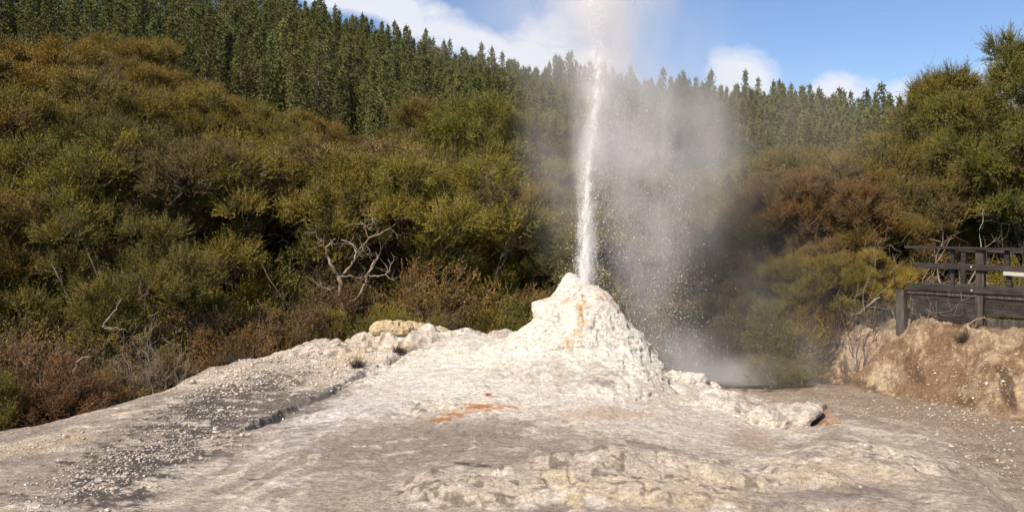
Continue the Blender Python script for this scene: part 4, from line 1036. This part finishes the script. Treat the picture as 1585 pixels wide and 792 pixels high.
def build_boulders():
    cx, cy, _ = P(1228, 664, 12.7); z = hz1(cx, cy) + .05; e = empty('sinter_outcrop', (cx, cy, z))
    def hollow(p):     # deep slot under the right-hand end of the crust
        u = (p[..., 0] - .36) * .85 + (p[..., 2] - .13) * .53; v = (p[..., 2] - .13) * .85 - (p[..., 0] - .36) * .53
        return -.24 * np.exp(-(u / .20) ** 4) * np.exp(-(v / .045) ** 2) * (p[..., 1] < .05)
    V, F = lump('crust', None, (.66, .36, .25), None, 5, 170, .13, cut=hollow)
    me = mesh_np('crust', V, F, [M_SINTER], smooth=True); W_ = V + np.array([cx, cy, z])
    n1 = fbm(V[:, 0] * 6, V[:, 1] * 6, V[:, 2] * 6, o=3, seed=8); c_ = np.empty((len(V), 3)); c_[:] = (.74, .69, .62); 
    w = np.clip(sstep(.0, .35, n1), 0, 1)[:, None] * .6; c_ = c_ * (1 - w) + np.array((.34, .30, .27)) * w
    v0 = (V[:, 2] - .13) * .85 - (V[:, 0] - .36) * .53; o_ = (sstep(.02, -.05, v0) * sstep(.05, .25, V[:, 0] + .1 * n1) * (V[:, 1] < .2))[:, None] * .75; c_ = c_ * (1 - o_) + np.array((.55, .33, .19)) * o_
    s_ = (np.exp(-(v0 / .05) ** 2) * (V[:, 0] > .16) * (V[:, 1] < .1))[:, None] * .9; c_ = c_ * (1 - s_) + np.array((.06, .045, .04)) * s_  # shade inside the slot painted as near-black colour
    add_colour(me, c_); obj('crust', me, e)
    tag(e, 'pale crusty rock outcrop with a black hollow and orange end, right of the cone', 'rock')
    for (px, py, Y, r, lab, sd) in [(1050, 606, 14.9, (.40, .34, .16), 'rounded white sinter knob against the cone\'s right foot', 1), (1098, 609, 14.9, (.20, .2, .09), 'smaller white knob just right of the rounded sinter knob', 2),
            (690, 531, 16.9, (.26, .16, .08), 'low cream crust lump on the terrace skyline left of the cone', 3), (640, 534, 16.7, (.42, .2, .09), 'yellow cream crust lump on the skyline above the dark crack', 4),
            (606, 552, 16.2, (.34, .22, .09), 'yellow overhanging crust lump beside the dry tuft', 6), (775, 521, 16.4, (.22, .2, .09), 'pale grey stone sitting on the skyline touching the cone\'s left foot', 7),
            (1105, 628, 13.6, (.20, .16, .07), 'small white rough rock between the knobs and the hollow outcrop', 9)]:
        x, y, _ = P(px, py, Y); z = hz1(x, y); V, F = lump('r', None, r, None, sd, 90, .15); me = mesh_np('sinter_rock', V, F, [M_SINTER], smooth=True)
        col = np.empty((len(V), 3)); col[:] = (.82, .79, .73) if sd in (1, 2, 9) else ((.60, .56, .50) if sd == 7 else (.68, .56, .36)); add_colour(me, col)
        tag(obj('sinter_rock', me, loc=(x, y, z + r[2] * .1)), lab, 'rock')
build_boulders()

def build_tufts():
    g = np.random.default_rng(3)
    for (px, py, Y, w, h, dark, lab) in [(364, 576, 15.4, .30, .20, .3, 'dark dry tuft growing on the pale left rim of the terrace'), (553, 596, 14.9, .10, .28, .2, 'dark upright dry tuft beside the crack below the yellow crust'),
            (617, 566, 15.6, .12, .16, .2, 'small dark tuft at the upper end of the dark crack'), (1492, 498, 14.75, .12, .22, .8, 'sparse pale dry weed at the foot of the boardwalk')]:
        x, y, _ = P(px, py, Y); z = hz1(x, y); n = 170
        O = g.normal(size=(n, 3)) * [w * .4, w * .25, .0]; d = g.normal(size=(n, 3)) * .45 + np.array([0, 0, .8]) + O * 1.5
        T, S = sprays(O, d, g.uniform(.4, 1, n) * h, 8, .005, .03, g, .004)
        me = tris_mesh('dry_tuft', [(T, 0), (S, 1)], [M_TUFT, M_TUFT]); tag(obj('dry_tuft', me, loc=(x, y, z)), lab, 'plant')
M_TUFT, _nt, _b = mat('dry_tuft', .8, .2); _b.inputs['Base Color'].default_value = (.07, .055, .035, 1)
build_tufts()

# ------------------------------------------------------------------ water jet, falling drops and steam
M_WATER, _nt, _b = mat('water_drops', .35, .5); _b.inputs['Base Color'].default_value = (.93, .93, .93, 1)
JET = np.array([(462,907),(440,906),(400,906),(350,907),(300,909),(250,913),(200,919),(150,924),(90,928),(40,918),(0,914),(-60,912),(-140,905)], float)[::-1]
def jx(py): return np.interp(py, JET[:, 0], JET[:, 1])
def drops(px, py, Y, r, g, stretch=1.6, name='d'):
    SV = np.array([(1,0,0),(-1,0,0),(0,1,0),(0,-1,0),(0,0,1),(0,0,-1)], float); SF = np.array([(0,2,4),(2,1,4),(1,3,4),(3,0,4),(2,0,5),(1,2,5),(3,1,5),(0,3,5)])
    n = len(px); c_ = np.stack([(px - CXP) / FPX * 15, Y, EYE + (HZ - py) / FPX * 15], -1)
    V = (SV[None] * r[:, None, None] * np.array([1, 1, stretch]) + c_[:, None]).reshape(-1, 3)
    return V, (SF[None] + (np.arange(n) * 6)[:, None, None]).reshape(-1, 3)
def build_water():
    g = np.random.default_rng(44)
    n = 110000; py = g.uniform(-140, 446, n) ; k = g.random(n)
    core = np.interp(py, [-140, 0, 100, 230, 330, 445], [24, 15, 9, 4, 6.5, 9.]); off = np.where(k < .80, g.normal(size=n) * core * .5, g.normal(size=n) * core * 1.5)
    px = jx(py) + off + np.interp(py, [0, 200, 445], [2, 1.5, 0]) * vnoise(py / 9., py * 0, seed=4) ; Y = 15.15 + g.normal(size=n) * core / FPX * 15 * .6
    r = g.lognormal(-6.0, .36, n)
    dens = np.interp(py, [-140, 60, 150, 210, 250, 330, 445], [.20, .28, .28, .34, .42, .85, 1.0]); clump = vnoise(off / 5. + 9, py / 16., seed=6) + .6 * vnoise(off / 2. + 9, py / 6., seed=7); keep = g.random(n) < dens * (.18 + .9 * sstep(-.25, .5, clump))
    V, F = drops(px[keep], py[keep], Y[keep], r[keep], g, 2.2)
    tag(obj('water_jet', mesh_np('water_jet', V, F, [M_WATER])), 'white jet of water shooting up from the cone\'s top', 'water jet')
    n = 20000; py = g.uniform(-120, 590, n); drift = np.interp(py, [-120, 100, 300, 590], [40, 60, 75, 85])
    px = jx(np.minimum(py, 440)) + g.gamma(2.0, 1, n) * drift * .38 + g.normal(size=n) * 6 - 8
    low = np.interp(py, [430, 590], [0, 60]); px = px + low
    px[:900] = jx(np.minimum(py[:900], 440)) - np.abs(g.normal(size=900)) * 16 - 6; py[:900] = np.minimum(py[:900], 430)
    n2 = 3500; qx = g.normal(1045, 24, n2); qy = g.uniform(230, 560, n2); px = np.concatenate([px, qx]); py = np.concatenate([py, qy]); n += n2
    Y = 15.4 + g.normal(size=n) * .6; r = g.lognormal(-5.92, .42, n)
    V, F = drops(px, py, Y, r, g, 1.3)
    tag(obj('water_spray', mesh_np('water_spray', V, F, [M_WATER])), 'fine white drops falling to the right of the jet', 'spray', kind='stuff')
build_water()

def build_steam():
    m = bpy.data.materials.new('steam'); m.use_nodes = True; nt = m.node_tree; N = nt.nodes; L = nt.links; N.clear()
    out = N.new('ShaderNodeOutputMaterial'); pv = N.new('ShaderNodeVolumePrincipled'); L.new(pv.outputs[0], out.inputs['Volume'])
    pv.inputs['Color'].default_value = (.995, .985, .98, 1); pv.inputs['Anisotropy'].default_value = -.12
    g = N.new('ShaderNodeNewGeometry'); pos = g.outputs['Position']
    def mth(op, a, b=None, cl=False):
        n = N.new('ShaderNodeMath'); n.operation = op; n.use_clamp = cl
        for i, v in enumerate((a, b)):
            if v is None: continue
            if isinstance(v, (int, float)): n.inputs[i].default_value = v
            else: L.new(v, n.inputs[i])
        return n.outputs[0]
    def noise(scale, sc3, det=3, dist=.4):
        mp = N.new('ShaderNodeMapping'); mp.inputs['Scale'].default_value = sc3; L.new(pos, mp.inputs[0]); return nnoise(nt, mp.outputs[0], scale, det, .55, dist)
    n1 = nramp(nt, noise(.75, (1, 1, .55)), .40, .66); n2 = nramp(nt, noise(2.1, (1, 1, .5)), .33, .70)
    tex = mth('ADD', mth('MULTIPLY', n1, .75), mth('MULTIPLY', n2, .35))
    def blob(px, py, Y, rx, ry, rz_, dens, tilt=0, use=tex):
        c_ = P(px, py, Y); k = Y / FPX
        s = N.new('ShaderNodeVectorMath'); s.operation = 'SUBTRACT'; L.new(pos, s.inputs[0]); s.inputs[1].default_value = c_
        r_ = N.new('ShaderNodeVectorRotate'); r_.rotation_type = 'Y_AXIS'; r_.inputs['Angle'].default_value = -tilt; L.new(s.outputs[0], r_.inputs['Vector'])
        d = N.new('ShaderNodeVectorMath'); d.operation = 'DIVIDE'; L.new(r_.outputs[0], d.inputs[0]); d.inputs[1].default_value = (rx * k, ry, rz_ * k)
        l = N.new('ShaderNodeVectorMath'); l.operation = 'LENGTH'; L.new(d.outputs[0], l.inputs[0])
        f = N.new('ShaderNodeMapRange'); f.interpolation_type = 'SMOOTHSTEP'; L.new(l.outputs['Value'], f.inputs[0])
        f.inputs[1].default_value = 0; f.inputs[2].default_value = 1; f.inputs[3].default_value = dens; f.inputs[4].default_value = 0
        return mth('MULTIPLY', f.outputs[0], use) if use is not None else f.outputs[0]
    B = [blob(908, 370, 15.15, 24, .3, 170, 6.0, 0, n2), blob(914, 190, 15.15, 40, .45, 180, 2.4, .03, n2), blob(926, 20, 15.4, 80, .7, 180, 1.2, 0),
         blob(965, 180, 15.6, 105, 1.0, 300, 1.75, -.06), blob(1005, 330, 15.6, 95, .9, 300, 1.15), blob(1050, 260, 15.9, 110, 1.0, 260, .7), blob(905, 30, 15.8, 190, 1.4, 170, .8), blob(780, 30, 16.5, 200, 1.4, 100, .28),
         blob(960, -40, 15.6, 210, 1.5, 240, .8), blob(1100, 190, 16.3, 170, 1.3, 230, .36), blob(1120, 598, 16.6, 190, .9, 60, 1.5), blob(1050, 560, 16.2, 100, .8, 80, 1.1),
         blob(1170, 480, 16.4, 240, 1.5, 190, .13), blob(1290, 550, 15.8, 160, 1.0, 90, .40), blob(1390, 500, 15.9, 90, .8, 70, .30), blob(1220, 180, 17.0, 230, 1.4, 160, .10), blob(880, 230, 15.8, 110, 1.2, 240, .35)]
    t = B[0]
    for b in B[1:]: t = mth('ADD', t, b)
    L.new(t, pv.inputs['Density'])
    V = np.array([(x, y, z) for x in (-3.6, 7.4) for y in (13.9, 18.3) for z in (-.5, 8.6)], float)
    F = np.array([(0, 1, 3, 2), (4, 6, 7, 5), (0, 4, 5, 1), (2, 3, 7, 6), (0, 2, 6, 4), (1, 5, 7, 3)])
    tag(obj('steam', mesh_np('steam', V, F, [m])), 'pale steam drifting right from the geyser jet', 'steam', kind='stuff')
    m.cycles.volume_step_rate = .6 if hasattr(m.cycles, 'volume_step_rate') else 1
build_steam()
